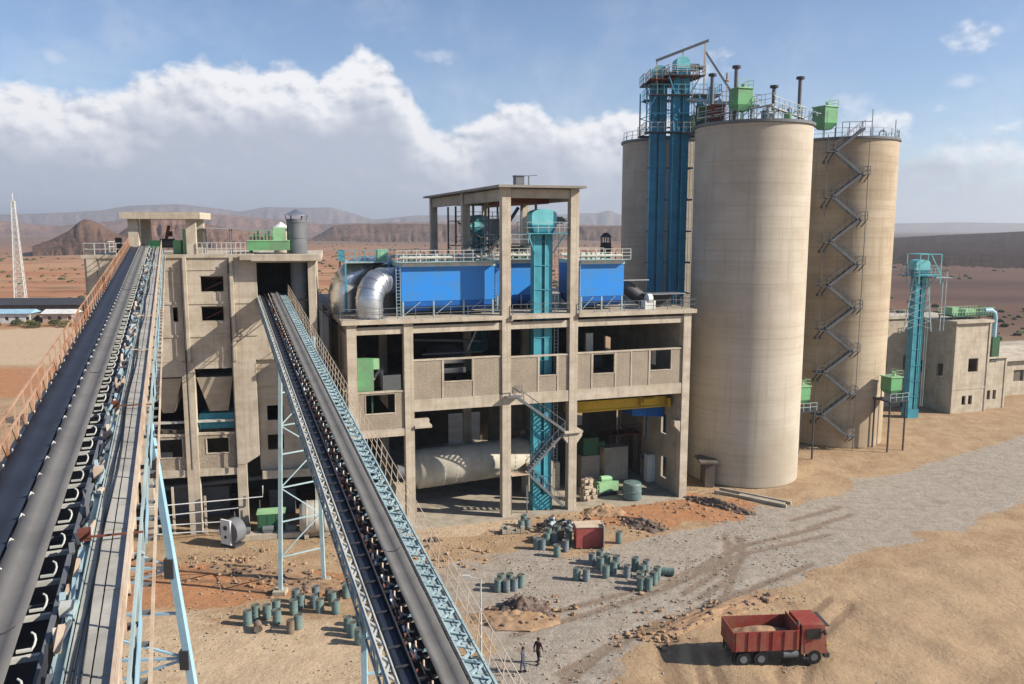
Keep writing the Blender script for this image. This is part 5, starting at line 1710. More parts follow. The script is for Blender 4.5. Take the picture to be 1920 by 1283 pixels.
# ------------------------------------------------------------------ packing plant on the right
def build_packing():
    FR = (68.6, 127.5)
    t = thing('packing_building', 'stepped beige packing building right of the silos', 'building', (FR[0], FR[1], 0), AM)
    # u=0 at the lit front corner
    MB().wall(0, 6.6, -3, 14.2, 0, .3, [(2.9, 4.9, 6.4, 8.6), (2.1, 2.9, 1.2, 2.7), (3.4, 4.2, 1.2, 2.7)]).build('front_wall', 'conc', t)
    MB().wall(.303, 12.0, -3, 14.2, 0, .3, [(2, 3.3, 5.6, 7.6), (6, 7.3, 5.6, 7.6)], axis='v').build('side_wall', 'conc', t)
    MB().wall(.303, 12.0, -3, 14.2, 6.3, 6.6, [(4, 6, 5, 7)], axis='v').build('side_wall', 'conc', t)
    MB().box(-.4, 7.0, -.5, 12.4, 14.203, 14.6).build('roof_slab', 'conc', t)
    MB().box(.3, 6.3, 11.5, 12, -3, 14.2).build('back_wall', 'darkc', t)
    MB().box(.3, 6.3, 3, 3.2, -3, 14.0).build('inner_wall', 'darkc', t)
    for u in (-.1, 6.62):
        MB().box(u, u + .35, -.12, -.003, -3, 14.2).build('pilaster', 'conc', t)
    MB().box(0.26, 6.6, -.06, -.003, 3.7, 4.0).build('string_course', 'conc', t)
    # rear-left wing
    MB().wall(-9.5, -.003, -3, 14.4, 7.0, 7.3, [(-7.6, -6.4, 6, 8.4), (-3.2, -1.8, 6, 8.4), (-3.2, -1.8, 0, 2.4)]).build('wing_wall', 'conc2', t)
    MB().box(-9.5, -.01, 7.303, 12, -3, 14.2).build('wing_body', 'darkc', t)
    MB().box(-9.8, -.403, 6.7, 12.4, 14.403, 14.7).build('wing_roof', 'conc', t)
    MB().rail([(-9.6, 6.8, 14.7), (-.6, 6.8, 14.7)], 1.1, 1).build('wing_railing', 'bmesh', t)
    # lower block
    MB().wall(6.97, 11.6, -3, 8.2, 1.0, 1.3, [(8.3, 9.0, 1.5, 3.0), (9.5, 10.2, 1.5, 3.0)]).build('annex_wall', 'conc', t)
    MB().box(6.97, 11.3, 1.303, 9, -3, 8.0).build('annex_body', 'darkc', t)
    MB().wall(1.303, 9, -3, 8.2, 11.3, 11.6, axis='v').build('annex_side', 'conc2', t)
    MB().box(6.9, 12.0, .6, 9.2, 8.203, 8.45).build('annex_roof', 'conc', t)
    MB().box(11.603, 11.95, .9, 1.3, -3, 8.2).build('pilaster', 'conc', t)
    for (a, b, c_, d_, m_) in ((2.9, 4.9, 6.4, 8.6, 1), (2.1, 2.9, 1.2, 2.7, 1), (3.4, 4.2, 1.2, 2.7, 1)):
        MB().wall(a, b, c_, d_, .05, .12, [(a + .07, b - .07, c_ + .07, d_ - .07)]).build('window_frame', 'conc2', t)
    return t


build_packing()
t = thing('roof_gallery', 'green railed gallery with filters on the packing building roof', 'gallery', (70.7, 131.0, 14.6), AM)
MB().box(-2.6, 5.6, -1.5, 1.5, .5, .65).build('deck', 'dgreen', t)
MB().rail([(-2.6, -1.5, .65), (5.6, -1.5, .65)], 1.1, .6).rail([(5.6, -1.5, .65), (5.6, 1.5, .65)], 1.1, .6).rail([(-2.6, 1.5, .65), (5.6, 1.5, .65)], 1.1, .6).build('railing', 'pgreen', t)
for x in (-2.5, .2, 2.9, 5.5):
    MB().bar((x, -1.3, 0), (x, -1.3, .5), .15).bar((x, 1.3, 0), (x, 1.3, .5), .15).build('leg', 'dgreen', t)
MB().box(-2.2, -1.0, -.8, .8, .65, 1.9).box(.5, 2.6, -.8, .8, .65, 1.5).build('filter_box', 'pgreen', t)
t = thing('outdoor_duct', 'pale blue bent duct running down the right side of the packing building', 'duct', (76.4, 131.6, 0), AM)
MB().tube([(-1.8, 0, 15.9), (-.4, 0, 15.9), (.3, 0, 15.4), (.5, 0, 14.6), (.5, 0, 11.6)], .42, 14).build('pipe', 'lblue', t)
MB().box(-.2, 1.3, -.6, .7, 8.0, 11.6).build('filter_box', 'dgreen', t)
MB().box(-.3, 1.4, -.7, .8, 7.85, 7.997).bar((.5, 0, 0), (.5, 0, 7.9), .4).build('stand', 'grey', t)
t = elevator('bucket_elevator', 'single turquoise bucket elevator beside the packing building', (61.3, 124.6, -.2), 10, 1.6, 1.4, 24.6, 0, 'teal', 'teall', head=2.6)

q = MB()
for k in range(7):
    z = 14.0 + k * 1.1
    q.bar((-1.9 + k * .1, 0, z), (1.9 - k * .1, 0, z + 1.1), .06).bar((1.9 - k * .1, 0, z), (-1.9 + k * .1, 0, z + 1.1), .06)
for sx in (-1, 1):
    q.bar((sx * 2.3, .2, 13.5), (sx * 1.2, .2, 21.6), .14)
q.build('lattice', 'bmesh', t)
q = MB()
for x, y in ((-1.6, -1.6), (1.9, -1.6), (-1.6, 1.4), (1.9, 1.4)):
    q.bar((x, y, 20.8), (x, y, 25.2), .1)
for z in (22.2, 25.2):
    q.bar((-1.6, -1.6, z), (1.9, -1.6, z), .1).bar((-1.6, 1.4, z), (1.9, 1.4, z), .1).bar((-1.6, -1.6, z), (-1.6, 1.4, z), .1).bar((1.9, -1.6, z), (1.9, 1.4, z), .1)
q.bar((.2, -1.6, 25.1), (2.0, -1.6, 22.0), .12)
q.build('head_cage', 'teall', t)
MB().bar((3.6, 0, 13.6), (3.6, 0, 21.6), .1).bar((4.2, 0, 13.6), (4.2, 0, 22.4), .1).box(1.3, 4.6, -.7, .7, 21.6, 21.7).build('side_landing', 'bmesh', t)
t = thing('warehouse', 'long low beige warehouse at the right edge behind the packing building', 'building', (84, 141, 0), AM)
MB().wall(0, 42, -3, 6.2, 0, .3, [(3 + 6 * k, 5.4 + 6 * k, 2.4, 4.4) for k in range(6)]).build('wall', 'conc', t)
MB().box(.3, 41.7, .303, 17.7, -3, 6.1).build('body', 'darkc', t)
MB().hexa([(-.6, -.8, 6.2), (42.6, -.8, 6.2), (42.6, 18.6, 6.2), (-.6, 18.6, 6.2)], [(-.6, 7, 7.5), (42.6, 7, 7.5), (42.6, 11, 7.5), (-.6, 11, 7.5)]).build('roof', 'conc', t)


# ------------------------------------------------------------------ yard: drums, mounds, small things
def make_drum(m, k=1.0):
    t = bpy.data.objects.new('steel_drum', None)
    S.collection.objects.link(t)
    r, h = .31 * k, 1.0 * k
    MB().lathe([(0, .0), (r, 0), (r, h * .32), (r + .02, h * .34), (r, h * .36), (r, h * .64), (r + .02, h * .66), (r, h * .68), (r, h), (r + .015, h + .01), (r + .015, h + .04), (r - .03, h + .04), (r - .03, h)], n=18).build('body', m, t)
    MB().lathe([(r - .03, h), (0, h + .005)], n=18).lathe([(.07, h), (.07, h + .03), (0, h + .03)], (.15, .05, 0), 8).build('lid', 'lid', t)
    return t


DG = {
    'scatter': ('strewn on sand by the trestles', 'drums strewn on the sand', [(-19.5, 57.9), (-19.2, 58.8), (-18.3, 58.9), (-17.8, 59.6), (-16.0, 56.7), (-16.5, 59.6), (-15.6, 57.3), (-16.9, 61.6), (-15.2, 60.6), (-16.2, 60.6), (-14.6, 59.8), (-14.4, 61.9), (-15.5, 62.2), (-13.3, 59.6), (-13.1, 62.4), (-12.6, 62.9), (-12.0, 62.6), (-11.4, 56.1), (-10.8, 55.1), (-11.2, 57.6), (-10.3, 57.1), (-10.9, 58.8), (-11.9, 56.9), (-17.3, 58.0), (-13.9, 61.0), (-10.0, 56.0)]),
    'mound': ('behind the brown soil mound', 'drums in a row behind the soil mound', [(-1.1, 63.5), (-.45, 63.5), (.15, 63.7), (-.9, 64.4), (-.2, 64.6), (.7, 64.3)]),
    'road': ('straggling across the gravel yard', 'drums lined on the gravel', [(5.4, 65.7), (6.1, 65.6), (7.8, 66.2), (7.5, 67.8), (8.6, 67.0), (9.6, 66.4), (9.0, 68.2), (8.2, 68.6), (10.5, 64.9), (11.0, 63.8), (11.6, 64.9), (10.9, 66.3), (11.4, 67.4), (10.5, 67.9), (12.0, 65.9), (6.9, 68.9), (7.7, 69.4), (10.4, 63.8)]),
    'box': ('left of the faded red container', 'drums beside the red container', [(2.2, 72.3), (2.8, 72.2), (4.0, 70.7), (4.8, 71.9), (3.2, 73.6), (3.9, 74.0), (4.6, 74.6), (5.2, 73.8), (4.3, 75.4), (3.4, 74.9), (5.3, 75.0)]),
    'col': ('by the tallest column foot', 'drums by the column foot', [(.9, 76.9), (1.5, 77.5), (1.2, 78.4)]),
}
ORD = ['first', 'second', 'third', 'fourth', 'fifth', 'sixth', 'seventh', 'eighth', 'ninth', 'tenth', 'eleventh', 'twelfth', 'thirteenth', 'fourteenth', 'fifteenth', 'sixteenth', 'seventeenth', 'eighteenth',
       'nineteenth', 'twentieth', 'twenty first', 'twenty second', 'twenty third', 'twenty fourth', 'twenty fifth', 'twenty sixth', 'twenty seventh']
random.seed(21)
protos = [make_drum('drum'), make_drum('drumb', .95), make_drum('drumr', .9)]
used = [False, False, False]
for k, (lb, grp, pts) in DG.items():
    for i, (x, y) in enumerate(sorted(pts, key=lambda p: p[0] / p[1])):
        q_ = random.random()
        w = 0 if q_ < .6 else 1 if q_ < .87 else 2
        loc = (x + random.uniform(-.05, .05), y + random.uniform(-.05, .05), .0)
        lab = '%s drum from the left %s, %s steel' % (ORD[i], lb, ('grey green', 'grey blue', 'rusty brown')[w])
        if not used[w]:
            o = protos[w]
            used[w] = True
            o.location = loc
            o.rotation_euler = (0, 0, random.uniform(0, 6))
            o['label'] = lab
        else:
            o = dup(protos[w], loc, random.uniform(0, 360), lab)
        o['category'] = 'drum'
        o['group'] = grp
o = dup(protos[0], (9.9, 73.9, 0), 20, 'lone steel drum standing right of the faded red container')
o['category'] = 'drum'
del o['group']

for i, (x, y, a, lb) in enumerate(((-18.6, 57.4, 20, 'steel drum lying on its side at the near edge of the strewn drums'), (12.6, 66.8, 75, 'steel drum lying on its side right of the gravel yard drums'), (1.9, 74.0, 130, 'steel drum lying on its side behind the drums left of the red container'))):
    o = dup(protos[2 if i != 1 else 0], (x, y, .3), 0, lb)
    o.rotation_euler = (R(90), 0, R(a))
    o['category'] = 'drum'
    if 'group' in o:
        del o['group']

# faded red container with a pale door
t = thing('container', 'small faded red open container with a pale door on the sand', 'container', (7.0, 73.4, 0), 4)
for s_ in (-1, 1):
    MB().wall(-1.2, 1.2, 0, 1.9, s_ * .775 - .025, s_ * .775 + .025).build('long_wall', 'pink', t)
    MB().wall(-.747, .747, 0, 1.9, s_ * 1.175 - .025, s_ * 1.175 + .025, axis='v').build('end_wall', 'pink', t)
MB().box(-1.15, 1.15, -.75, .75, .1, .15).build('floor', 'redsteel', t)
MB().box(-1.25, 1.25, -.85, .85, 1.903, 1.98).build('top_cover', 'cream', t)
MB().box(1.23, 1.29, -1.3, -.2, 0, 2.2).build('door', 'rail', t)
# crates and junk
t = thing('brick_pallet', 'low stack of grey blocks at the foot of the tallest front column', 'blocks', (.1, 76.6, 0), 10)
b = MB()
random.seed(12)
for i in range(5):
    for j in range(3):
        for k in range(random.choice([1, 2, 3])):
            b.box(-1.1 + i * .44, -1.1 + i * .44 + .4, -.5 + j * .3, -.5 + j * .3 + .26, k * .22, k * .22 + .2)
b.build('blocks', 'conc2', t)
t = thing('scrap_heap', 'heap of dark scrap pipes and machine parts left of the red container', 'scrap', (5.0, 77.2, 0), 0)
b = MB()
for i in range(46):
    p = Vector((random.gauss(0, 1.0), random.gauss(0, .7), random.uniform(.05, .7)))
    q = p + Vector((random.uniform(-1, 1), random.uniform(-.6, .6), random.uniform(-.15, .5)))
    b.bar(p, q, random.uniform(.06, .25))
tag(b.build('scrap', 'dgrey', t), kind='stuff')
b = MB()
for i in range(14):
    p = Vector((random.gauss(0, .9), random.gauss(0, .6), random.uniform(.1, .8)))
    b.tube([p, p + Vector((random.uniform(-.6, .6), .3, .2))], .18, 8)
tag(b.build('pipe_ends', 'bmesh', t), kind='stuff')


def mound(name, label, x, y, rx, ry, h, m, seed, rz=0, n=44, rocks=0):
    t = thing(name, label, 'mound', (x, y, 0), rz)
    vs = []
    for j in range(n + 1):
        for i in range(n + 1):
            a, b = -1 + 2 * i / n, -1 + 2 * j / n
            r = math.hypot(a, b)
            q = Vector((a * 2.2, b * 2.2, seed))
            e = max(0, 1 - r * (1 + .35 * noise.noise(q)))
            z = h * (e ** 1.15) * (1 + .55 * noise.fractal(q * 2.2, 1, 2, 5)) if e > 0 else -.12
            vs.append((a * rx, b * ry, z - .04))
    fs = [(j * (n + 1) + i, j * (n + 1) + i + 1, (j + 1) * (n + 1) + i + 1, (j + 1) * (n + 1) + i) for j in range(n) for i in range(n)]
    mb = MB()
    mb.add(vs, fs, True)
    mb.build('soil', m, t)
    if rocks:
        random.seed(seed)
        b = MB()
        for k in range(rocks):
            a, r = random.uniform(0, 6.28), random.random() ** .5 * .9
            b.blob((rx * r * math.cos(a), ry * r * math.sin(a), h * max(0, .8 - r)), random.uniform(.08, .26), 6, 4, .3)
        tag(b.build('stones', 'rubble', t), kind='stuff')
    return t


mound('soil_mound', 'brown soil mound with stones on the gravel behind the two people', .9, 60.3, 2.4, 1.7, 1.2, 'rubble', 3, rocks=26)
mound('soil_mound', 'low tan edge of dug sand around the brown soil mound', .2, 58.9, 3.4, 2.0, .5, 'soil', 5, rocks=24)
mound('soil_mound', 'small red soil heap in front of the pale green skid', 9.4, 82.2, 2.4, 1.3, .9, 'soil', 6)
mound('soil_mound', 'broken dark rubble strip curving at the edge of the gravel', 12.9, 78.4, 2.6, 1.5, .7, 'rubble', 7, rz=-35, rocks=50)
mound('soil_mound', 'long spoil bank of red soil and stones at the silo foot', 21.6, 84.4, 4.6, .9, .7, 'rubble', 8, rz=-42, rocks=80)
mound('soil_mound', 'orange spoil bank beside the wheel ruts in the lower right', 15.6, 59.6, 6.5, 1.4, .45, 'soil', 9, rz=33, rocks=30)
mound('soil_mound', 'short dark dirt patch on the pale apron below the ball mill', -7.4, 74.3, 1.2, .5, .25, 'rubble', 10, rocks=12)
mound('soil_mound', 'low trench spoil under the first trestle', -20.5, 67.0, 6, 1.2, .35, 'soil', 11, rz=-14, rocks=40)
mound('soil_mound', 'orange spoil ridge behind the strewn drums', -15.5, 64.6, 4.5, 1.3, .5, 'soil', 12, rz=-8, rocks=30)
mound('slag_heap', 'dark scrap and slag heap far left beside the dirt road', -66, 124, 12, 4.5, 2.2, 'rubble', 13, rz=6, rocks=60)
t = thing('culvert_edge', 'grey concrete drain edge beside the middle silo foot', 'drain', (23.8, 88.0, 0), -38)
MB().box(-1.5, 6.5, -.6, -.35, -.1, .3).box(-1.5, 6.5, .8, 1.05, -.1, .25).build('kerb', 'conc2', t)
box('cover', 'floorc', t, 1.0, 6.0, -.347, .797, -.1, .12)
for i, (x, y, a, l) in enumerate(((-23.4, 68.3, -12, 3.0), (-8, 72.6, 40, 1.4), (11.9, 80.3, -20, 2.6), (13.8, 77.6, -42, 2.2))):
    t = thing('timber_plank', ('long plank near the blower', 'short plank near the pale apron', 'dusty plank between the red soil heap and the rubble', 'broken plank at the rubble strip')[i], 'plank', (x, y, .06), a)
    box('plank', 'wood', t, -l / 2, l / 2, -.12, .12, 0, .07)

# pebbles over the yard
random.seed(77)
b = MB()
for k in range(4200):
    x, y = random.uniform(-34, 26), random.uniform(46, 90)
    if noise.noise(Vector((x * .2, y * .2, 4))) < -.1:
        continue
    b.blob((x, y, .0), random.uniform(.03, .11), 5, 3, .3, random.uniform(.03, .08))
tag(b.build('pebbles', 'rock'), kind='stuff', label='loose pebbles over the sand and gravel yard', cat='pebbles')

# clods and broken stones of mixed sizes
random.seed(91)
b = MB()
for k in range(420):
    cx, cy, sp = random.choice([(-20, 67, 4), (-15, 64, 3), (12, 78, 4), (20, 84, 4), (2, 60, 3), (15, 60, 4), (-6, 70, 4), (4, 78, 3), (8, 81, 3), (-24, 70, 4), (10, 56, 2)])
    x, y = random.gauss(cx, sp * .6), random.gauss(cy, sp * .4)
    if y > 80 + x * .33:
        continue
    b.blob((x, y, .02), random.uniform(.08, .26), 6, 4, .35, random.uniform(.06, .18))
tag(b.build('clods', 'soil'), kind='stuff', label='earth clods and broken stones scattered round the spoil heaps', cat='clods')

# street lamp
t = thing('lamp_post', 'thin pale lamp post on the gravel beside the right conveyor', 'lamp', (-2.1, 53.2, 0), 0)
MB().tube([(0, 0, 0), (0, 0, 5.6)], .06, 10, radii=[.07, .045]).build('pole', 'rail', t)
MB().bar((0, 0, 5.5), (-.9, 0, 5.75), .06).build('arm', 'rail', t)
MB().box(-1.25, -.7, -.12, .12, 5.7, 5.82).build('lamp_head', 'rail', t)
box('base_plate', 'conc2', t, -.2, .2, -.2, .2, -.05, .1)


# red truck seen at the right
def truck():
    t = thing('truck', 'red tipper truck parked on the sand at the lower right', 'truck', (17.75, 53.0, .1), 4)
    # local x forward (nose towards -v), length along x
    MB().box(-3.2, 3.0, -.35, .35, .75, 1.0).build('chassis', 'dgrey', t)
    c = MB().hexa([(1.4, -1.15, .75), (3.2, -1.15, .75), (3.2, 1.15, .75), (1.4, 1.15, .75)], [(1.4, -1.1, 2.75), (2.95, -1.1, 2.75), (2.95, 1.1, 2.75), (1.4, 1.1, 2.75)]).build('cab', 'red', t)
    MB().hexa([(3.1, -.95, 1.75), (3.135, -.95, 1.75), (3.135, .95, 1.75), (3.1, .95, 1.75)], [(2.99, -.95, 2.5), (3.02, -.95, 2.5), (3.02, .95, 2.5), (2.99, .95, 2.5)]).build('windscreen', 'glass', c)
    for s_ in (-1, 1):
        box('side_window', 'glass', c, 1.7, 2.7, s_ * 1.145, s_ * 1.16, 1.8, 2.5)
        box('headlight', 'white', c, 3.203, 3.26, s_ * .65, s_ * 1.0, .95, 1.15)
        MB().bar((2.9, s_ * 1.2, 2.4), (2.9, s_ * 1.4, 2.2), .12, .3).build('mirror', 'dgrey', c)
    box('bumper', 'dgrey', t, 3.0, 3.35, -1.15, 1.15, .45, .74)
    box('grille', 'dgrey', c, 3.203, 3.24, -.55, .55, .95, 1.55)
    for k in range(4):
        box('grille_bar', 'grey', c, 3.243, 3.26, -.55, .55, 1.02 + k * .14, 1.07 + k * .14)
    box('number_plate', 'white', t, 3.352, 3.37, -.28, .28, .52, .66)
    box('sun_visor', 'dgrey', c, 2.96, 3.3, -1.0, 1.0, 2.58, 2.64)
    for s_ in (-1, 1):
        MB().tube([(.2, s_ * .95, .72), (1.2, s_ * .95, .72)], .27, 14).build('fuel_tank', 'grey', t)
        box('step', 'dgrey', t, 1.5, 1.95, s_ * 1.0, s_ * 1.22, .42, .5)
        box('door_seam', 'dgrey', c, 1.62, 1.64, s_ * 1.15, s_ * 1.165, .85, 2.6)
        box('indicator', 'yellow', c, 3.1, 3.25, s_ * 1.05, s_ * 1.16, 1.25, 1.4)
        box('mud_flap', 'tyre', t, -3.15, -3.12, s_ * .8, s_ * 1.2, .25, .95)
        MB().tube([(-2.9 + .0, s_ * 1.0, 1.04), (-.8, s_ * 1.0, 1.04)], .04, 6).build('body_rail', 'dgrey', t)
    MB().tube([(1.25, -.9, .9), (1.25, -.9, 2.9)], .07, 10).build('exhaust', 'grey', t)
    mb_ = MB()
    g = [(-3.2 + 4.28 * k / 24, -1.11 + 2.22 * j_ / 12) for j_ in range(13) for k in range(25)]
    mb_.add([(x, y, 1.5 + .65 * max(0, 1 - ((x + 1.05) / 2.3) ** 2) * max(0, 1 - (y / 1.2) ** 2) + .10 * noise.fractal(Vector((x * 2, y * 2, 5)), 1, 2, 4)) for x, y in g],
            [(j_ * 25 + k, j_ * 25 + k + 1, (j_ + 1) * 25 + k + 1, (j_ + 1) * 25 + k) for j_ in range(12) for k in range(24)], True)
    tag(mb_.build('soil_load', 'soil', t), kind='stuff')
    b = MB()
    b.wall(-3.3, 1.2, 1.1, 2.45, -1.2, -1.13).wall(-3.3, 1.2, 1.1, 2.45, 1.13, 1.2)
    b.wall(-1.127, 1.127, 1.1, 2.45, -3.3, -3.23, axis='v').wall(-1.127, 1.127, 1.1, 2.7, 1.13, 1.2, axis='v')
    b.box(-3.2, 1.1, -1.12, 1.12, 1.05, 1.15)
    for k in range(6):
        b.box(-3.1 + k * .82, -3.0 + k * .82, -1.26, -1.203, 1.1, 2.45).box(-3.1 + k * .82, -3.0 + k * .82, 1.203, 1.26, 1.1, 2.45)
    b.build('tipper_body', 'red', t)
    for x in (2.3, -1.3, -2.5):
        for s_ in (-1, 1):
            w = MB().tube([(x, s_ * .85, .5), (x, s_ * 1.15, .5)], .5, 22).build('wheel', 'tyre', t)
            MB().tube([(x, s_ * 1.152, .5), (x, s_ * 1.17, .5)], .25, 14).build('rim', 'grey', w)


truck()


# ------------------------------------------------------------------ people
def person(label, loc, rz, top, legs, stride=.22, armsw=.25, s=1.0):
    t = thing('person', label, 'person', loc, rz)

    def skin(name, V, E, Rr, m, par, sub=1):
        me = bpy.data.meshes.new(name)
        me.from_pydata(V, E, [])
        o = bpy.data.objects.new(name, me)
        S.collection.objects.link(o)
        o.parent = par
        o.modifiers.new('skin', 'SKIN')
        sv_ = me.skin_vertices[0].data
        for i, r in enumerate(Rr):
            sv_[i].radius = (r, r)
        sv_[0].use_root = True
        md = o.modifiers.new('sub', 'SUBSURF')
        md.levels = md.render_levels = sub
        me.materials.append(M[m])
        return o
    # x right, y forward, z up ; hip at .95
    def leg(sx, f):
        return [(sx * .09, 0, .90), (sx * .10, f * .45 + .03, .50), (sx * .10, f - .02 * (f < 0), .09), (sx * .11, f + .16, .04)]
    arm = lambda sx, f: [(sx * .19, 0, 1.42), (sx * .24, f * .5 - .03, 1.14), (sx * .25, f + .03, .90), (sx * .25, f + .07, .82)]
    V = [(0, 0, .97), (0, 0, 1.12), (0, .01, 1.30), (0, 0, 1.44), (0, .0, 1.52), (0, .02, 1.60), (0, .02, 1.70)]
    E_ = [(0, 1), (1, 2), (2, 3), (3, 4), (4, 5), (5, 6)]
    Rr = [.14, .12, .15, .12, .055, .085, .075]
    for sx, f in ((-1, stride), (1, -stride)):
        b = len(V)
        V += leg(sx, f)
        Rr += [.095, .065, .045, .035]
        E_ += [(0, b), (b, b + 1), (b + 1, b + 2), (b + 2, b + 3)]
    for sx, f in ((-1, -armsw), (1, armsw)):
        b = len(V)
        A = arm(sx, f)
        V += A
        Rr += [.055, .042, .03, .03]
        E_ += [(3, b), (b, b + 1), (b + 1, b + 2), (b + 2, b + 3)]
        for k in range(5):
            p = Vector(A[3])
            o = Vector(((k - 1.5) * .0, (k - 1.5) * .018, 0)) if k < 4 else Vector((-sx * .01, .035, .03))
            c = len(V)
            ln = (.05, .06, .062, .05, .035)[k]
            V += [tuple(p + o + Vector((0, .01, -.025))), tuple(p + o + Vector((-sx * .01, .015, -.03 - ln)))]
            Rr += [.009, .008]
            E_ += [(b + 3, c), (c, c + 1)]
    body = skin('body', V, E_, Rr, 'skin', t)
    # nose, ears
    MB().blob((0, .115, 1.62), .018, 6, 4, 0).blob((-.085, .02, 1.62), .022, 6, 4, 0).blob((.085, .02, 1.62), .022, 6, 4, 0).build('face_features', 'skin', body)
    MB().blob((-.03, .10, 1.645), .011, 6, 4, 0).blob((.03, .10, 1.645), .011, 6, 4, 0).box(-.025, .025, .098, .106, 1.573, 1.581).build('eyes_and_mouth', 'hair', body)
    MB().blob((0, .0, 1.70), .10, 12, 7, .03, .085).build('hair', 'hair', t)
    # shirt
    V = [(0, 0, .93), (0, 0, 1.12), (0, .01, 1.30), (0, 0, 1.43)]
    E_ = [(0, 1), (1, 2), (2, 3)]
    Rr = [.165, .14, .168, .11]
    for sx, f in ((-1, -armsw), (1, armsw)):
        b = len(V)
        A = arm(sx, f)
        V += A[:3]
        Rr += [.075, .058, .042]
        E_ += [(3, b), (b, b + 1), (b + 1, b + 2)]
    skin('shirt', V, E_, Rr, top, t)
    V = [(0, 0, .97), (0, 0, 1.02)]
    E_ = [(0, 1)]
    Rr = [.155, .15]
    for sx, f in ((-1, stride), (1, -stride)):
        b = len(V)
        V += leg(sx, f)[:3]
        Rr += [.11, .082, .06]
        E_ += [(0, b), (b, b + 1), (b + 1, b + 2)]
    skin('trousers', V, E_, Rr, legs, t)
    for sx, f in ((-1, stride), (1, -stride)):
        MB().hexa([(sx * .11 - .05, f - .1, 0), (sx * .11 + .05, f - .1, 0), (sx * .11 + .05, f + .2, 0), (sx * .11 - .05, f + .2, 0)],
                  [(sx * .11 - .045, f - .09, .1), (sx * .11 + .045, f - .09, .1), (sx * .11 + .04, f + .16, .07), (sx * .11 - .04, f + .16, .07)]).build('shoe', 'tyre', t)
    t.scale = (s, s, s)
    return t


person('person in dark clothes walking farther right on the gravel', (1.75, 52.3, .02), -35, 'cloth_m', 'cloth_d', .20, .16, 1.03)
person('person in pale grey clothes walking nearer on the left', (.72, 51.2, .02), 65, 'cloth_g', 'cloth_g', .12, .08, .99)

# ------------------------------------------------------------------ far left: mast, sheds, bushes
t = thing('radio_mast', 'tall white lattice radio mast on the far left plain', 'mast', (-186.4, 315, 0), 20)
H_ = 41.5
legs = []
for sx, sy in ((-1, -1), (1, -1), (1, 1), (-1, 1)):
    MB().bar((sx * 1.85, sy * 1.85, 0), (sx * .5, sy * .5, H_ - 3), .30, w2=.24).build('leg', 'white', t)
q = MB()
n = 16
for k in range(n):
    za, zb = (H_ - 3) * k / n, (H_ - 3) * (k + 1) / n
    a, b = 1.85 - 1.35 * k / n, 1.85 - 1.35 * (k + 1) / n
    for (p, r_) in (((-1, -1), (1, -1)), ((1, -1), (1, 1)), ((1, 1), (-1, 1)), ((-1, 1), (-1, -1))):
        q.bar((p[0] * a, p[1] * a, za), (r_[0] * b, r_[1] * b, zb), .14)
        q.bar((r_[0] * a, r_[1] * a, za), (p[0] * b, p[1] * b, zb), .14)
        q.bar((p[0] * b, p[1] * b, zb), (r_[0] * b, r_[1] * b, zb), .16)
q.build('lattice', 'rail', t)
MB().bar((0, 0, H_ - 3.2), (0, 0, H_), .25).box(-.9, .9, -.2, .2, H_ - 3.6, H_ - 3.2).build('aerial', 'white', t)
SH_L = ['pale blue roofed shed at the far left edge', 'white shed second from the left edge on the plain', 'long white shed under the radio mast', 'beige shed right of the long white shed', 'small white shed nearest the hopper building']
for i, (x, y, w, d, h, m) in enumerate(((-158, 250, 12, 6, 3.6, 'lblue'), (-143, 252, 9, 6, 3.4, 'white'), (-126, 254, 16, 6, 3.3, 'white'), (-112, 250, 7, 5, 3.3, 'cream'), (-101, 251, 7, 5, 3.2, 'white'))):
    t = thing('shed', SH_L[i], 'shed', (x, y, 0), 4 - i * 2, 'low sheds beside the dirt road')
    MB().wall(0, w, 0, h - .6, 0, .2, [(1.5 + 3 * k, 2.6 + 3 * k, .9, 2.0) for k in range(int(w / 3))]).build('wall', 'cream' if i % 2 else 'white', t)
    MB().box(.1, w - .1, .203, d, 0, h - .7).build('body', 'darkc', t)
    MB().hexa([(-.4, -.6, h - .6), (w + .4, -.6, h - .6), (w + .4, d + .5, h - .6), (-.4, d + .5, h - .6)], [(-.4, d / 2 - .05, h + .5), (w + .4, d / 2 - .05, h + .5), (w + .4, d / 2 + .05, h + .5), (-.4, d / 2 + .05, h + .5)]).build('roof', m, t)
t = thing('long_shed', 'long dark roofed shed behind the pale sheds', 'shed', (-172, 272, 0), 2)
MB().box(0, 74, 0, 12, 0, 3.6).build('body', 'darkc', t)
MB().hexa([(-1, -1, 3.603), (75, -1, 3.603), (75, 13, 3.603), (-1, 13, 3.603)], [(-1, 5.9, 5.4), (75, 5.9, 5.4), (75, 6.1, 5.4), (-1, 6.1, 5.4)]).build('roof', 'dgrey', t)


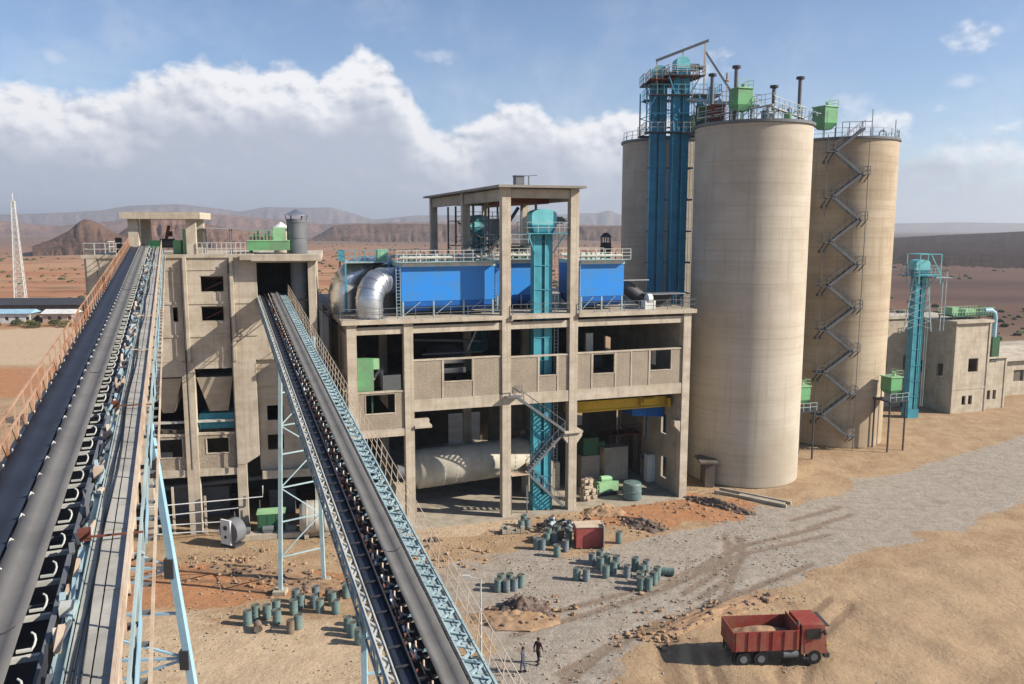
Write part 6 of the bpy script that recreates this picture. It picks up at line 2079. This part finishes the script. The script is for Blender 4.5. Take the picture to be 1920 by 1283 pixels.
def bush(label, x, y, r, h, m, seed):
    random.seed(seed)
    t = thing('bush', label, 'bush', (x, y, 0), 0, 'bushes in front of the sheds')
    b = MB()
    for k in range(260):
        a, q, z = random.uniform(0, 6.28), random.random() ** .5, random.random() ** .8
        rr = r * q * math.sqrt(max(.05, 1 - (z * .9) ** 2))
        c = Vector((rr * math.cos(a), rr * math.sin(a), .2 + h * z))
        d1 = Vector((random.gauss(0, 1), random.gauss(0, 1), random.gauss(0, 1))).normalized() * random.uniform(.15, .34)
        d2 = d1.orthogonal().normalized() * random.uniform(.12, .26)
        b.add([c - d1, c + d2, c + d1, c - d2], [(0, 1, 2, 3)])
    b.build('foliage', m, t)
    MB().bar((0, 0, 0), (0, 0, h * .6), .14).bar((0, 0, h * .2), (r * .4, 0, h * .7), .08).build('stem', 'wood', t)


bx = [(-156, 243), (-151, 241), (-146, 244), (-141, 242), (-135, 244), (-130, 241), (-124, 243), (-118, 240), (-112, 241), (-106, 238), (-101, 240), (-96, 236), (-92, 232), (-90, 240), (-138, 239), (-121, 238)]
for i, (x, y) in enumerate(sorted(bx, key=lambda p: p[0] / p[1])):
    big = i > 11
    bush('%s bush from the left in the %s row before the sheds' % (ORD[i], 'dusty green and brown'), x, y, 2.0 + .9 * big, 1.7 + 1.6 * big, 'leaf' if i % 3 else 'leafy', 40 + i)

# ------------------------------------------------------------------ haze
hz = MB().box(-13000, 13000, -600, 13500, -60, 260).build('haze', 'white')
hm = bpy.data.materials.new('haze')
hm.use_nodes = True
nt = hm.node_tree
nt.nodes.clear()
pv = nd(nt, 'ShaderNodeVolumePrincipled', ins={'Color': (.86, .92, 1.0, 1), 'Density': .00015, 'Anisotropy': .3})
o = nd(nt, 'ShaderNodeOutputMaterial')
nt.links.new(pv.outputs[0], o.inputs['Volume'])
hz.data.materials.clear()
hz.data.materials.append(hm)
tag(hz, kind='stuff', label='thin pale air fading the far hills', cat='haze')
S.cycles.volume_bounces = 0
S.cycles.max_bounces = 6
S.cycles.diffuse_bounces = 1
S.cycles.use_adaptive_sampling = True
